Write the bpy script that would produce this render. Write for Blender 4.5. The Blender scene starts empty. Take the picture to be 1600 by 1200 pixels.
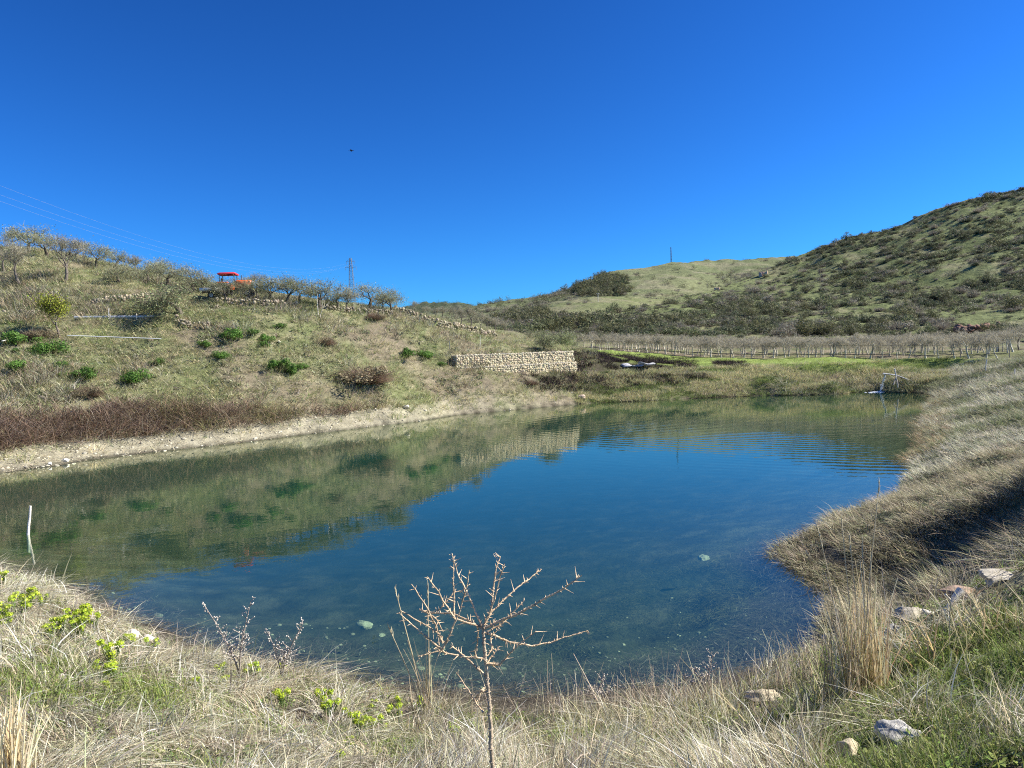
import bpy, math, random
import numpy as np
from mathutils import Vector, Matrix

SEED = 11
random.seed(SEED)
R = np.random.default_rng(SEED)
sc = bpy.context.scene
C = sc.collection

# ------------------------------------------------------------------ camera
CAMZ = 5.0
FPX = 1142.0
PITCH = math.atan(43 / FPX)
ROLL = 0.040
fwd = np.array([0, math.cos(PITCH), -math.sin(PITCH)])
up0 = np.array([0, math.sin(PITCH), math.cos(PITCH)])
rt0 = np.array([1.0, 0, 0])
rgt = rt0 * math.cos(ROLL) - up0 * math.sin(ROLL)
upv = up0 * math.cos(ROLL) + rt0 * math.sin(ROLL)
CAM = np.array([0, 0, CAMZ])

def ray(px, py):
    a = (np.asarray(px, float) - 800) / FPX
    b = (600 - np.asarray(py, float)) / FPX
    return fwd + a[..., None] * rgt + b[..., None] * upv

def P(px, py, D):
    d = ray(px, py)
    return CAM + d * (np.asarray(D, float) / d[..., 1])[..., None]

def W(px, py, z=0.0):
    d = ray(px, py)
    return CAM + d * ((z - CAMZ) / d[..., 2])[..., None]

def proj(p):
    q = np.asarray(p, float) - CAM
    f = q @ fwd
    return 800 + FPX * (q @ rgt) / f, 600 - FPX * (q @ upv) / f

cd = bpy.data.cameras.new('camera')
cam = bpy.data.objects.new('camera', cd)
C.objects.link(cam)
M = Matrix(((rgt[0], upv[0], -fwd[0], 0), (rgt[1], upv[1], -fwd[1], 0), (rgt[2], upv[2], -fwd[2], CAMZ), (0, 0, 0, 1)))
cam.matrix_world = M
cd.sensor_width = 36
cd.lens = FPX / 1600 * 36
cd.clip_start = 0.05
cd.clip_end = 9000
sc.camera = cam

# ------------------------------------------------------------------ helpers
def vnoise(x, y, seed=0):
    x = np.asarray(x, float); y = np.asarray(y, float)
    xi = np.floor(x).astype(np.int64); yi = np.floor(y).astype(np.int64)
    fx = x - xi; fy = y - yi
    fx = fx * fx * (3 - 2 * fx); fy = fy * fy * (3 - 2 * fy)
    def h(i, j):
        n = (i * 374761393 + j * 668265263 + seed * 974711) & 0x7fffffff
        n = ((n ^ (n >> 13)) * 1274126177) & 0x7fffffff
        n = (n ^ (n >> 16)) & 0x7fffffff
        return (n % 65536) / 65535.0
    a = h(xi, yi); b = h(xi + 1, yi); c = h(xi, yi + 1); d = h(xi + 1, yi + 1)
    return (a + (b - a) * fx) * (1 - fy) + (c + (d - c) * fx) * fy

def fbm(x, y, seed=0, oct=4):
    s = 0; a = 0.5; t = 0
    for k in range(oct):
        s = s + a * vnoise(x * 2 ** k + 17.3 * k, y * 2 ** k - 9.1 * k, seed + k)
        t += a; a *= 0.5
    return s / t

def ss(e0, e1, x):
    t = np.clip((x - e0) / (e1 - e0), 0, 1)
    return t * t * (3 - 2 * t)

def norm(v):
    v = np.asarray(v, float)
    return v / np.maximum(np.linalg.norm(v, axis=-1, keepdims=True), 1e-9)

def mesh(name, V, quads=None, tris=None, col=None, smooth=False, attr=None, mats=None):
    me = bpy.data.meshes.new(name)
    V = np.asarray(V, np.float32).reshape(-1, 3)
    nq = 0 if quads is None else len(quads)
    nt = 0 if tris is None else len(tris)
    loops = []
    starts = []
    if nq:
        loops.append(np.asarray(quads, np.int32).ravel()); starts.append(np.arange(nq) * 4)
    if nt:
        loops.append(np.asarray(tris, np.int32).ravel()); starts.append(nq * 4 + np.arange(nt) * 3)
    L = np.concatenate(loops)
    me.vertices.add(len(V)); me.vertices.foreach_set('co', V.ravel())
    me.loops.add(len(L)); me.loops.foreach_set('vertex_index', L)
    me.polygons.add(nq + nt)
    me.polygons.foreach_set('loop_start', np.concatenate(starts).astype(np.int32))
    if smooth:
        me.polygons.foreach_set('use_smooth', np.ones(nq + nt, bool))
    if mats is not None:
        me.polygons.foreach_set('material_index', np.asarray(mats, np.int32))
    me.update(calc_edges=True)
    if col is not None:
        ca = me.color_attributes.new('Col', 'FLOAT_COLOR', 'POINT')
        c4 = np.ones((len(V), 4), np.float32); c4[:, :3] = np.asarray(col, np.float32)
        ca.data.foreach_set('color', c4.ravel())
    if attr:
        for k, v in attr.items():
            at = me.attributes.new(k, 'FLOAT', 'POINT')
            at.data.foreach_set('value', np.asarray(v, np.float32))
    me.validate()
    return me

class MB:
    """collects vertices, quads, triangles and colours for one mesh"""
    def __init__(s):
        s.V = []; s.Q = []; s.T = []; s.K = []; s.n = 0
    def add(s, V, quads=None, tris=None, col=(0.5, 0.5, 0.5)):
        V = np.asarray(V, float).reshape(-1, 3)
        if quads is not None and len(quads): s.Q.append(np.asarray(quads) + s.n)
        if tris is not None and len(tris): s.T.append(np.asarray(tris) + s.n)
        c = np.asarray(col, float)
        if c.ndim == 1: c = np.tile(c, (len(V), 1))
        s.V.append(V); s.K.append(c); s.n += len(V)
    def mesh(s, name, smooth=False):
        return mesh(name, np.concatenate(s.V), np.concatenate(s.Q) if s.Q else None,
                    np.concatenate(s.T) if s.T else None, np.concatenate(s.K), smooth)
    def build(s, name, mat, parent=None, smooth=False, loc=None):
        return obj(name, s.mesh(name, smooth), mat, parent, loc)

def obj(name, me, mat=None, parent=None, loc=None):
    o = bpy.data.objects.new(name, me)
    if mat is not None and len(me.materials) == 0:
        me.materials.append(mat)
    C.objects.link(o)
    if parent is not None: o.parent = parent
    if loc is not None: o.location = tuple(loc)
    return o

def tag(o, label=None, cat=None, group=None, kind=None):
    if label: o['label'] = label
    if cat: o['category'] = cat
    if group: o['group'] = group
    if kind: o['kind'] = kind
    return o

def empty(name, loc, label, cat, group=None, rz=0.0):
    o = bpy.data.objects.new(name, None); C.objects.link(o)
    o.location = tuple(loc); o.rotation_euler = (0, 0, rz); o.empty_display_size = 0.2
    return tag(o, label, cat, group)

def dup(root, loc, rz=0.0, scale=1.0, label=None, group=None, cat=None):
    r = root.copy(); C.objects.link(r)
    r.location = tuple(loc); r.rotation_euler = (0, 0, rz)
    r.scale = (scale,) * 3 if np.isscalar(scale) else tuple(scale)
    if label: r['label'] = label
    if group: r['group'] = group
    if cat: r['category'] = cat
    for ch in list(root.children):
        c = ch.copy(); C.objects.link(c); c.parent = r
        for g in ch.children:
            d = g.copy(); C.objects.link(d); d.parent = c
    return r

def ribbons(mb, base, d0, L, w, bend, nseg, col, side=None, tipcol=None, tip=0.12):
    """curved tapering blades: base (N,3), direction d0 (N,3), length L, width w, bend (N,3)"""
    N = len(base)
    t = np.linspace(0, 1, nseg + 1)
    p = base[:, None, :] + d0[:, None, :] * (L[:, None] * t)[..., None] + bend[:, None, :] * (L[:, None] * t ** 2)[..., None]
    if side is None:
        a = R.uniform(0, 2 * np.pi, N)
        side = norm(np.stack([np.cos(a), np.sin(a), R.uniform(-.3, .3, N)], 1))
    wt = (w[:, None] * (1 - (1 - tip) * t ** 1.5)[None]) * 0.5
    A = p - side[:, None, :] * wt[..., None]
    B = p + side[:, None, :] * wt[..., None]
    V = np.stack([A, B], 2).reshape(N * (nseg + 1) * 2, 3)
    k = np.arange(nseg) * 2
    q = np.stack([k, k + 1, k + 3, k + 2], 1)
    Q = (np.arange(N)[:, None, None] * (nseg + 1) * 2 + q[None]).reshape(-1, 4)
    if tipcol is None: tipcol = col
    cc = col[:, None, :] * (1 - t)[None, :, None] + tipcol[:, None, :] * t[None, :, None]
    cc = np.repeat(cc[:, :, None, :], 2, 2).reshape(-1, 3)
    mb.add(V, quads=Q, col=cc)

def leaves(mb, c, size, col, nrm=None, aspect=0.5):
    """little kite-shaped leaf faces"""
    N = len(c)
    if nrm is None: nrm = norm(R.normal(size=(N, 3)))
    a = norm(np.cross(nrm, norm(R.normal(size=(N, 3)))))
    b = np.cross(nrm, a)
    s = size[:, None]
    V = np.stack([c - a * s, c - b * s * aspect, c + a * s, c + b * s * aspect], 1).reshape(-1, 3)
    Q = np.arange(N * 4).reshape(N, 4)
    mb.add(V, quads=Q, col=np.repeat(col, 4, 0))

def tubes(mb, segs, n=5, col=(0.2, 0.17, 0.13)):
    """segs: list of (p0,p1,r0,r1)"""
    p0 = np.array([s[0] for s in segs]); p1 = np.array([s[1] for s in segs])
    r0 = np.array([s[2] for s in segs]); r1 = np.array([s[3] for s in segs])
    d = norm(p1 - p0)
    ref = np.where(np.abs(d[:, 2:3]) > 0.9, np.array([[1.0, 0, 0]]), np.array([[0, 0, 1.0]]))
    a = norm(np.cross(d, ref)); b = np.cross(d, a)
    th = np.arange(n) * 2 * np.pi / n
    ring = a[:, None] * np.cos(th)[None, :, None] + b[:, None] * np.sin(th)[None, :, None]
    V = np.concatenate([p0[:, None] + ring * r0[:, None, None], p1[:, None] + ring * r1[:, None, None]], 1)
    i = np.arange(n); j = (i + 1) % n
    q = np.stack([i, j, j + n, i + n], 1)
    Q = (np.arange(len(segs))[:, None, None] * 2 * n + q[None]).reshape(-1, 4)
    c = np.asarray(col, float)
    if c.ndim == 2: c = np.repeat(c, 2 * n, 0)
    mb.add(V.reshape(-1, 3), quads=Q, col=c)

def poly_tube(mb, pts, r, n=6, col=(0.3, 0.3, 0.3), r1=None):
    pts = [np.asarray(p, float) for p in pts]
    m = len(pts)
    rs = np.linspace(r, r if r1 is None else r1, m)
    tubes(mb, [(pts[i], pts[i + 1], rs[i], rs[i + 1]) for i in range(m - 1)], n, col)
    for e, rr, s in ((pts[0], rs[0], 0), (pts[-1], rs[-1], 1)):   # closed ends
        d = norm((pts[1] - pts[0]) if s == 0 else (pts[-1] - pts[-2]))
        ref = np.array([1.0, 0, 0]) if abs(d[2]) > 0.9 else np.array([0, 0, 1.0])
        a = norm(np.cross(d, ref)); b = np.cross(d, a)
        ring = [e + (a * math.cos(t) + b * math.sin(t)) * rr for t in np.arange(n) * 2 * np.pi / n]
        mb.add(ring + [e], tris=[(i, (i + 1) % n, n) for i in range(n)], col=col)

def box(mb, c, s, col=(0.5, 0.5, 0.5), rz=0.0, bev=0.0):
    x, y, z = np.array(s) / 2.0
    if bev <= 0:
        V = np.array([[-x, -y, -z], [x, -y, -z], [x, y, -z], [-x, y, -z], [-x, -y, z], [x, -y, z], [x, y, z], [-x, y, z]])
        Q = [(0, 3, 2, 1), (4, 5, 6, 7), (0, 1, 5, 4), (1, 2, 6, 5), (2, 3, 7, 6), (3, 0, 4, 7)]
        T = None
    else:
        b = min(bev, x * .9, y * .9, z * .9)
        V = []
        for zz, o in ((-z, b), (-z + b, 0), (z - b, 0), (z, b)):
            X = x - o; Y = y - o
            V += [[-X + b, -Y, zz], [X - b, -Y, zz], [X, -Y + b, zz], [X, Y - b, zz], [X - b, Y, zz], [-X + b, Y, zz], [-X, Y - b, zz], [-X, -Y + b, zz]]
        V = np.array(V)
        Q = []
        for k in range(3):
            for i in range(8):
                j = (i + 1) % 8
                Q.append((k * 8 + i, k * 8 + j, k * 8 + 8 + j, k * 8 + 8 + i))
        for o in (0, 24):
            Q += [(o + 0, o + 1, o + 2, o + 7), (o + 7, o + 2, o + 3, o + 6), (o + 6, o + 3, o + 4, o + 5)]
    cr, sr = math.cos(rz), math.sin(rz)
    V = V @ np.array([[cr, sr, 0], [-sr, cr, 0], [0, 0, 1]]) + np.array(c)
    mb.add(V, quads=Q, col=col)

def _ico():
    import bmesh
    bm = bmesh.new(); bmesh.ops.create_icosphere(bm, subdivisions=2, radius=1.0)
    V = np.array([v.co[:] for v in bm.verts]); T = np.array([[v.index for v in f.verts] for f in bm.faces]); bm.free()
    bm = bmesh.new(); bmesh.ops.create_icosphere(bm, subdivisions=4, radius=1.0)
    V2 = np.array([v.co[:] for v in bm.verts]); T2 = np.array([[v.index for v in f.verts] for f in bm.faces]); bm.free()
    return V, T, V2, T2
ICO, ICOT, ICO4, ICO4T = _ico()

def rock_verts(size, blocky=0.5, hi=False, turn=None):
    V = (ICO4 if hi else ICO).copy()
    for k in range(7 if hi else 4):                               # chop by random planes for facets
        n = norm(R.normal(size=3)); d = R.uniform(.45, .85)
        s = V @ n
        V = V - np.outer(np.maximum(s - d, 0), n) * 0.95
    if hi:
        for k, (f, am) in enumerate(((2.0, .16), (5.0, .07), (12.0, .025))):
            V = V * (1 + am * (vnoise(V[:, 0] * f + 7 * k, V[:, 1] * f + V[:, 2] * f * 1.7, k + int(size[0] * 1e3)) - .5)[:, None] * 2)
    else:
        V = V * R.uniform(.88, 1.08, (len(V), 1))
    V = V * np.asarray(size)
    a, b, c = R.uniform(0, 2 * np.pi), R.uniform(-.35, .35), R.uniform(-.35, .35)
    if turn is not None: a, b = turn, 0.12
    rz = np.array([[math.cos(a), -math.sin(a), 0], [math.sin(a), math.cos(a), 0], [0, 0, 1]])
    rx = np.array([[1, 0, 0], [0, math.cos(b), -math.sin(b)], [0, math.sin(b), math.cos(b)]])
    return V @ rx.T @ rz.T

def rocks(mb, pts, sizes, col, jit=.12):
    for p, s in zip(pts, sizes):
        c = np.array(col) * R.uniform(1 - jit * 2, 1 + jit) * (1 + R.normal(0, .03, 3))
        mb.add(rock_verts(s) + p, tris=ICOT, col=np.clip(c, .01, .9))

# ------------------------------------------------------------------ materials
def nt(name):
    m = bpy.data.materials.new(name); m.use_nodes = True
    t = m.node_tree; t.nodes.clear()
    return m, t, t.nodes, t.links

def mat_leaf(name, translucency=0.3, rough=0.75, tint=(1, 1, 1), spec=0.2):
    m, t, N, L = nt(name)
    out = N.new('ShaderNodeOutputMaterial')
    at = N.new('ShaderNodeAttribute'); at.attribute_name = 'Col'
    oi = N.new('ShaderNodeObjectInfo')
    hs = N.new('ShaderNodeHueSaturation')
    mr = N.new('ShaderNodeMapRange'); mr.inputs['To Min'].default_value = .85; mr.inputs['To Max'].default_value = 1.15
    L.new(oi.outputs['Random'], mr.inputs['Value']); L.new(mr.outputs[0], hs.inputs['Value'])
    mx = N.new('ShaderNodeMix'); mx.data_type = 'RGBA'; mx.blend_type = 'MULTIPLY'; mx.inputs[0].default_value = 1
    mx.inputs[7].default_value = (*tint, 1)
    L.new(at.outputs['Color'], mx.inputs[6]); L.new(mx.outputs[2], hs.inputs['Color'])
    pb = N.new('ShaderNodeBsdfPrincipled'); pb.inputs['Roughness'].default_value = rough
    pb.inputs['Specular IOR Level'].default_value = spec
    tr = N.new('ShaderNodeBsdfTranslucent')
    ms = N.new('ShaderNodeMixShader'); ms.inputs[0].default_value = translucency
    L.new(hs.outputs[0], pb.inputs['Base Color']); L.new(hs.outputs[0], tr.inputs['Color'])
    L.new(pb.outputs[0], ms.inputs[1]); L.new(tr.outputs[0], ms.inputs[2]); L.new(ms.outputs[0], out.inputs[0])
    return m

def mat_col(name, rough=0.85, nscale=6.0, namp=0.35, bump=0.4, bscale=12.0, metallic=0.0, spec=0.3, base=None, coord='Object', bdist=0.05):
    """surface coloured by its own colour attribute (or one base colour) broken up by noise, with bump"""
    m, t, N, L = nt(name)
    out = N.new('ShaderNodeOutputMaterial'); pb = N.new('ShaderNodeBsdfPrincipled')
    tc = N.new('ShaderNodeTexCoord')
    n1 = N.new('ShaderNodeTexNoise'); n1.inputs['Scale'].default_value = nscale; n1.inputs['Detail'].default_value = 6
    L.new(tc.outputs[coord], n1.inputs['Vector'])
    mr = N.new('ShaderNodeMapRange'); mr.inputs['From Min'].default_value = .25; mr.inputs['From Max'].default_value = .75
    mr.inputs['To Min'].default_value = 1 - namp; mr.inputs['To Max'].default_value = 1 + namp
    L.new(n1.outputs[0], mr.inputs['Value'])
    vm = N.new('ShaderNodeVectorMath'); vm.operation = 'SCALE'
    if base is None:
        at = N.new('ShaderNodeAttribute'); at.attribute_name = 'Col'; L.new(at.outputs['Color'], vm.inputs[0])
    else:
        vm.inputs[0].default_value = base
    L.new(mr.outputs[0], vm.inputs['Scale']); L.new(vm.outputs[0], pb.inputs['Base Color'])
    pb.inputs['Roughness'].default_value = rough; pb.inputs['Metallic'].default_value = metallic
    pb.inputs['Specular IOR Level'].default_value = spec
    n2 = N.new('ShaderNodeTexNoise'); n2.inputs['Scale'].default_value = bscale; n2.inputs['Detail'].default_value = 8
    n2.inputs['Roughness'].default_value = .65
    L.new(tc.outputs[coord], n2.inputs['Vector'])
    bp = N.new('ShaderNodeBump'); bp.inputs['Strength'].default_value = bump; bp.inputs['Distance'].default_value = bdist
    L.new(n2.outputs[0], bp.inputs['Height']); L.new(bp.outputs[0], pb.inputs['Normal']); L.new(pb.outputs[0], out.inputs[0])
    return m

M_GRASS = mat_leaf('dry_grass', .25, .8, (1.05, 1.03, .94))
M_LEAF = mat_leaf('leaf', .3, .6)
M_TWIG = mat_leaf('twig', .0, .85)
M_FLOWER = mat_leaf('flower', .35, .6)
M_BARK = mat_col('bark', .9, 9, .35, .6, 30)
M_ROCK = mat_col('rock', .85, 5, .35, .6, 9, bdist=.04)
M_ROCKN = mat_col('weathered_rock', .85, 9, .45, .8, 16, bdist=.03)
M_WIRE = mat_col('galvanised_wire', .5, 5, .1, .1, 20, metallic=.6, base=(.35, .34, .32))
M_METAL = mat_col('zinc_metal', .45, 3, .15, .15, 10, metallic=.55, base=(.55, .57, .6))
M_PAINTC = mat_col('painted_metal', .4, 4, .12, .08, 20, spec=.5)
M_RUBBER = mat_col('rubber', .8, 8, .2, .2, 40, base=(.03, .03, .03))
M_STEEL = mat_col('tower_steel', .6, 3, .15, .1, 10, metallic=.3, base=(.22, .23, .25))
M_WOOD = mat_col('weathered_wood', .85, 7, .3, .5, 30, base=(.42, .37, .30))
M_WOODP = mat_col('pale_wood', .8, 7, .2, .4, 30, base=(.72, .68, .60))

# ------------------------------------------------------------------ terrain
ctl = []                                              # (x, y, z)
def cp(px, py, D): p = P(px, py, D); ctl.append(tuple(p))
def cz(px, py, z): p = W(px, py, z); ctl.append(tuple(p))
def cw(x, y, z): ctl.append((x, y, z))

shore_far = [(-250, 778), (-120, 760), (0, 741), (100, 727), (200, 712), (300, 700), (400, 689), (500, 676), (600, 664), (700, 651),
             (800, 641), (900, 632), (1000, 627), (1100, 622), (1200, 618), (1300, 614), (1380, 612), (1440, 614)]
shore_right = [(1458, 640), (1456, 670), (1450, 705), (1436, 740), (1425, 772), (1360, 792)]
shore_tip = [(1300, 815), (1250, 838), (1214, 863), (1247, 884), (1273, 908), (1295, 935), (1308, 965)]
shore_near = [(1296, 1000), (1255, 1032), (1170, 1058), (1060, 1078), (960, 1086), (840, 1090), (720, 1088), (600, 1072), (480, 1052), (380, 1030), (290, 1006), (210, 972), (140, 940), (60, 905), (0, 885), (-150, 850)]
for s in shore_far + shore_right + shore_tip + shore_near: cz(*s, 0)
# pond bed
def inward(px, py, k, z):
    p = W(px, py, 0.0); c = np.array([-2.0, 30.0, 0]); d = norm(c - p); q = p + d * k; ctl.append((q[0], q[1], z))
for s in shore_far[::2]: inward(*s, 1.5, -.6); inward(*s, 5, -2.2)
for s in shore_right[::2]: inward(*s, 1.5, -.4)
for s in shore_near[::2]: inward(*s, 1.0, -.22); inward(*s, 3.6, -1.0)
for (px, py, z) in [(1150, 900, -.42), (1150, 960, -.38), (1200, 1000, -.25), (1225, 925, -.3), (1262, 958, -.22), (1245, 1000, -.15), (1080, 1000, -.55), (1180, 860, -.45), (1050, 930, -.8), (950, 1000, -.8), (1000, 860, -1.4), (800, 1000, -1.0), (700, 960, -1.3),
                    (560, 985, -1.1), (400, 960, -1.3), (280, 960, -.8), (800, 850, -2.4), (600, 850, -2.6), (1200, 780, -1.5), (1350, 740, -1.2), (1000, 740, -3.2), (700, 740, -3), (300, 820, -2.5), (1200, 680, -2.5), (100, 830, -2)]:
    cz(px, py, z)
# near bank
cw(0, -3, 3.9); cw(-8, -4, 3.9); cw(8, -4, 4.2); cw(0, 0, 3.35); cw(-3, 1, 3.2); cw(3.5, 0.5, 3.5); cw(-14, -2, 3.4); cw(14, 0, 3.8)
for s in [(0, 905, .75), (110, 945, .65), (210, 990, .55), (310, 1022, .5), (450, 1052, .48), (600, 1082, .45), (700, 1108, .42), (850, 1118, .42), (1000, 1110, .45), (1130, 1092, .55)]: cz(*s)
for s in [(0, 1000, 1.35), (0, 1100, 1.95), (0, 1200, 2.4), (200, 1100, 1.6), (200, 1200, 2.1), (400, 1130, 1.15), (400, 1200, 1.8), (600, 1150, 1.0), (600, 1200, 1.6), (800, 1160, .95), (800, 1200, 1.5), (1000, 1160, .95), (1000, 1200, 1.5), (-150, 880, .9), (-200, 1000, 2.0),
          (1170, 1110, .95), (1250, 1060, .95), (1300, 1020, .95), (1350, 990, 1.2), (1420, 962, 1.5), (1500, 935, 1.9), (1560, 905, 2.15), (1650, 880, 2.5), (1200, 1200, 2.0), (1400, 1200, 2.4), (1600, 1200, 2.9), (1400, 1080, 1.9), (1600, 1050, 2.5), (1500, 1000, 2.1)]: cz(*s)
# spit on the right, with its undercut near side
for s in [(1250, 842, .12), (1300, 822, .3), (1400, 793, .75), (1500, 765, 1.3), (1600, 735, 1.9), (1700, 710, 2.4), (1300, 880, .22), (1400, 850, .62), (1400, 880, .36), (1500, 850, .92), (1600, 850, 1.2),
           (1400, 925, .12), (1500, 900, .28), (1600, 908, .5), (1350, 935, .08)]: cz(*s)
for q in [(11.0, 13.2, 3.55), (12.4, 12.8, 4.4), (10.2, 11.6, 3.0), (12.5, 11, 4.2)]: cw(*q)  # unseen rise past the right edge of frame, added to shade the hollow
# right bank, far end to near
for s in [(1600, 700, 23), (1530, 720, 24), (1480, 745, 23), (1600, 650, 33), (1520, 680, 31), (1530, 640, 40), (1600, 610, 45), (1520, 610, 52), (1480, 628, 55), (1600, 568, 62), (1540, 575, 66), (1480, 598, 68), (1750, 560, 50), (1800, 640, 25), (1900, 700, 16), (1470, 585, 75)]: cp(*s)
# left hill
for s in [(-300, 740, 37), (-300, 600, 50), (-300, 500, 62), (-300, 380, 80), (-700, 500, 60), (-700, 320, 90),
          (0, 728, 39), (0, 700, 40.5), (0, 640, 44.5), (0, 560, 52), (0, 500, 58), (0, 455, 65), (0, 415, 72), (0, 388, 80), (0, 388, 92),
          (100, 714, 42), (100, 690, 43.5), (100, 560, 54), (100, 500, 60), (100, 448, 66), (100, 405, 76), (100, 396, 88),
          (200, 700, 44.8), (200, 675, 46.5), (200, 620, 50), (200, 560, 56), (200, 505, 61), (200, 470, 65), (200, 445, 70), (200, 428, 78), (200, 425, 90),
          (300, 688, 47), (300, 500, 62.5), (300, 478, 66), (300, 452, 74), (300, 450, 88),
          (400, 676, 50.3), (400, 655, 52), (400, 610, 55), (400, 540, 60), (400, 490, 64), (400, 474, 66), (400, 466, 74), (400, 464, 88),
          (500, 664, 53.5), (500, 600, 59), (500, 500, 68), (500, 484, 70), (500, 476, 78), (500, 475, 90),
          (600, 650, 58), (600, 600, 62.5), (600, 545, 68), (600, 498, 73), (600, 488, 76), (600, 484, 90),
          (660, 640, 62), (660, 560, 70), (660, 505, 76), (660, 497, 84), (720, 585, 70), (720, 520, 80), (720, 512, 88),
          (700, 630, 66.5), (800, 620, 70), (900, 618, 74), (740, 600, 69.5), (820, 594, 74), (900, 583, 79), (712, 553, 72.6), (800, 552, 77.5), (900, 549, 83), (760, 530, 86), (850, 540, 92), (800, 525, 105), (700, 498, 105),
          (950, 612, 76), (950, 585, 80), (1000, 606, 76), (1000, 580, 83), (960, 560, 88), (1050, 568, 88), (1100, 600, 77), (1100, 573, 85), (1200, 598, 75), (1200, 570, 82), (1300, 594, 73.5), (1300, 566, 79), (1400, 590, 72.5), (1400, 568, 78),
          (900, 547, 112), (1000, 551, 105), (1100, 556, 99), (1200, 559, 94), (1300, 560, 88), (1400, 560, 83), (1500, 559, 78), (1600, 557, 74),
          (900, 533, 150), (1000, 535, 145), (1150, 540, 135), (1300, 542, 128), (1450, 543, 118), (1600, 543, 110), (900, 524, 180), (1200, 524, 170), (1500, 524, 150), (1800, 530, 100), (750, 515, 150), (650, 495, 140)]: cp(*s)
ctl = np.array(ctl)
ctl = ctl[np.sort(np.unique(np.round(ctl[:, :2], 1), axis=0, return_index=True)[1])]

def _fit():
    n = len(ctl); X = ctl[:, :2]
    r = np.linalg.norm(X[:, None] - X[None], axis=2)
    A = np.zeros((n + 3, n + 3)); A[:n, :n] = -r + np.eye(n) * 0.02
    A[:n, n] = 1; A[:n, n + 1:] = X / 50; A[n, :n] = 1; A[n + 1:, :n] = X.T / 50
    b = np.zeros(n + 3); b[:n] = ctl[:, 2]
    return np.linalg.solve(A, b)
RW = _fit()

def H(x, y, micro=True):
    x = np.atleast_1d(np.asarray(x, float)); y = np.atleast_1d(np.asarray(y, float))
    sh = x.shape; x = x.ravel(); y = y.ravel()
    out = np.empty(len(x)); n = len(ctl)
    for i in range(0, len(x), 60000):
        xs = x[i:i + 60000]; ys = y[i:i + 60000]
        r = np.sqrt((xs[:, None] - ctl[None, :, 0]) ** 2 + (ys[:, None] - ctl[None, :, 1]) ** 2)
        z = -(r @ RW[:n]) + RW[n] + RW[n + 1] * xs / 50 + RW[n + 2] * ys / 50
        dist = np.sqrt(xs ** 2 + (ys - 40) ** 2)
        k = ss(110, 260, dist)
        z = z * (1 - k) + 4.5 * k
        out[i:i + 60000] = z
    if micro:
        a = np.clip(np.abs(out) * .6, .02, 1) * np.clip(np.sqrt(x ** 2 + y ** 2) / 40, .25, 1.2)
        nearb = (np.sqrt(x ** 2 + y ** 2) < 24) * ss(.35, .8, out)
        out = out + nearb * .16 * (fbm(x * 1.5 + 5, y * 1.5, 55, 3) - .5)
        out = out + a * (.55 * (fbm(x * .35, y * .35, 5) - .5) + .22 * (fbm(x * 1.4, y * 1.4, 9) - .5))
    return out.reshape(sh)

def hit(px, py, dmax=260):
    """first point where the pixel's ray meets the land"""
    d = ray(px, py); d = d / d[1]
    D = np.exp(np.linspace(math.log(2.0), math.log(dmax), 1200))
    pts = CAM + d * D[:, None]
    h = H(pts[:, 0], pts[:, 1])
    k = np.nonzero(pts[:, 2] < h)[0]
    i = k[0] if len(k) else len(D) - 1
    return pts[i], D[i]

def Z(p, dz=0.0):
    return np.array([p[0], p[1], H(p[0], p[1])[0] + dz])

def terrain_colour(V):
    x, y, z = V[:, 0], V[:, 1], V[:, 2]
    px, py = proj(V + np.array([0, 0, 0]))
    n1 = fbm(x * .25, y * .25, 21); n2 = fbm(x * 1.1, y * 1.1, 31)
    soil = np.array([.19, .16, .11]); olive = np.array([.15, .165, .075]); tan = np.array([.31, .27, .17])
    green = np.array([.21, .28, .065]); mud = np.array([.048, .042, .034]); shorec = np.array([.31, .285, .205])
    col = soil + (olive - soil) * ss(.35, .6, n1)[:, None]
    col = col + (tan - col) * (ss(.5, .7, n2) * .55)[:, None]
    far = y > 33
    # meadow strip beside the far shore
    md = ss(62, 76, y) * ss(8, 14, x + (y - 76) * .2) * ss(1.6, 2.6, z) * np.where(y < np.interp(x, [8, 52], [112, 74]) + .5, 1, .0)
    col = col + (green * (0.8 + .5 * n2[:, None]) - col) * (md * .9)[:, None]
    # pale pebbly toe of the left shore
    toe = ss(-.05, .05, z) * (1 - ss(1.0, 1.7, z + 1.2 * (n1 - .5))) * far * (1 - ss(-14, 5, x) * .75) * (x < 6.5 + 2 * n2)
    col = col + (shorec * (0.75 + .5 * n2[:, None]) - col) * toe[:, None]
    wet = ss(.16, .04, z) * far
    col = col * (1 - .72 * wet[:, None])
    # terraces right of the gabion wall, ground coloured nearly black
    bl = np.exp(-(((x - P(960, 580, 80)[0]) / 11) ** 2 + ((y - 81) / 7) ** 2) * 1.2)
    bl = ss(.3, .6, bl + (n1 - .5) * .5)
    col = col + (np.array([.05, .038, .034]) - col) * (bl * .85)[:, None]
    # dark wet mud at the near shore and right bay
    nr = (y < 24) * (1 - ss(.12, .42, z + .25 * (n2 - .5)))
    col = col + (mud * (.7 + .7 * n2[:, None]) - col) * nr[:, None]
    # pond bed: green-brown silt, paler gravel here and there
    bed = ss(.02, -.12, z)
    bc = np.array([.075, .085, .05]) * (.6 + .9 * n2[:, None])
    bc = bc + (np.array([.19, .19, .12]) - bc) * (ss(.5, .72, fbm(x * 1.3, y * 1.3, 77, 5)) * .6)[:, None]
    bc = bc + (np.array([.050, .047, .040]) - bc) * (ss(-.55, -.15, z) * .7)[:, None]
    col = col + (bc - col) * bed[:, None]
    return np.clip(col, 0.01, .9)

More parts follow.
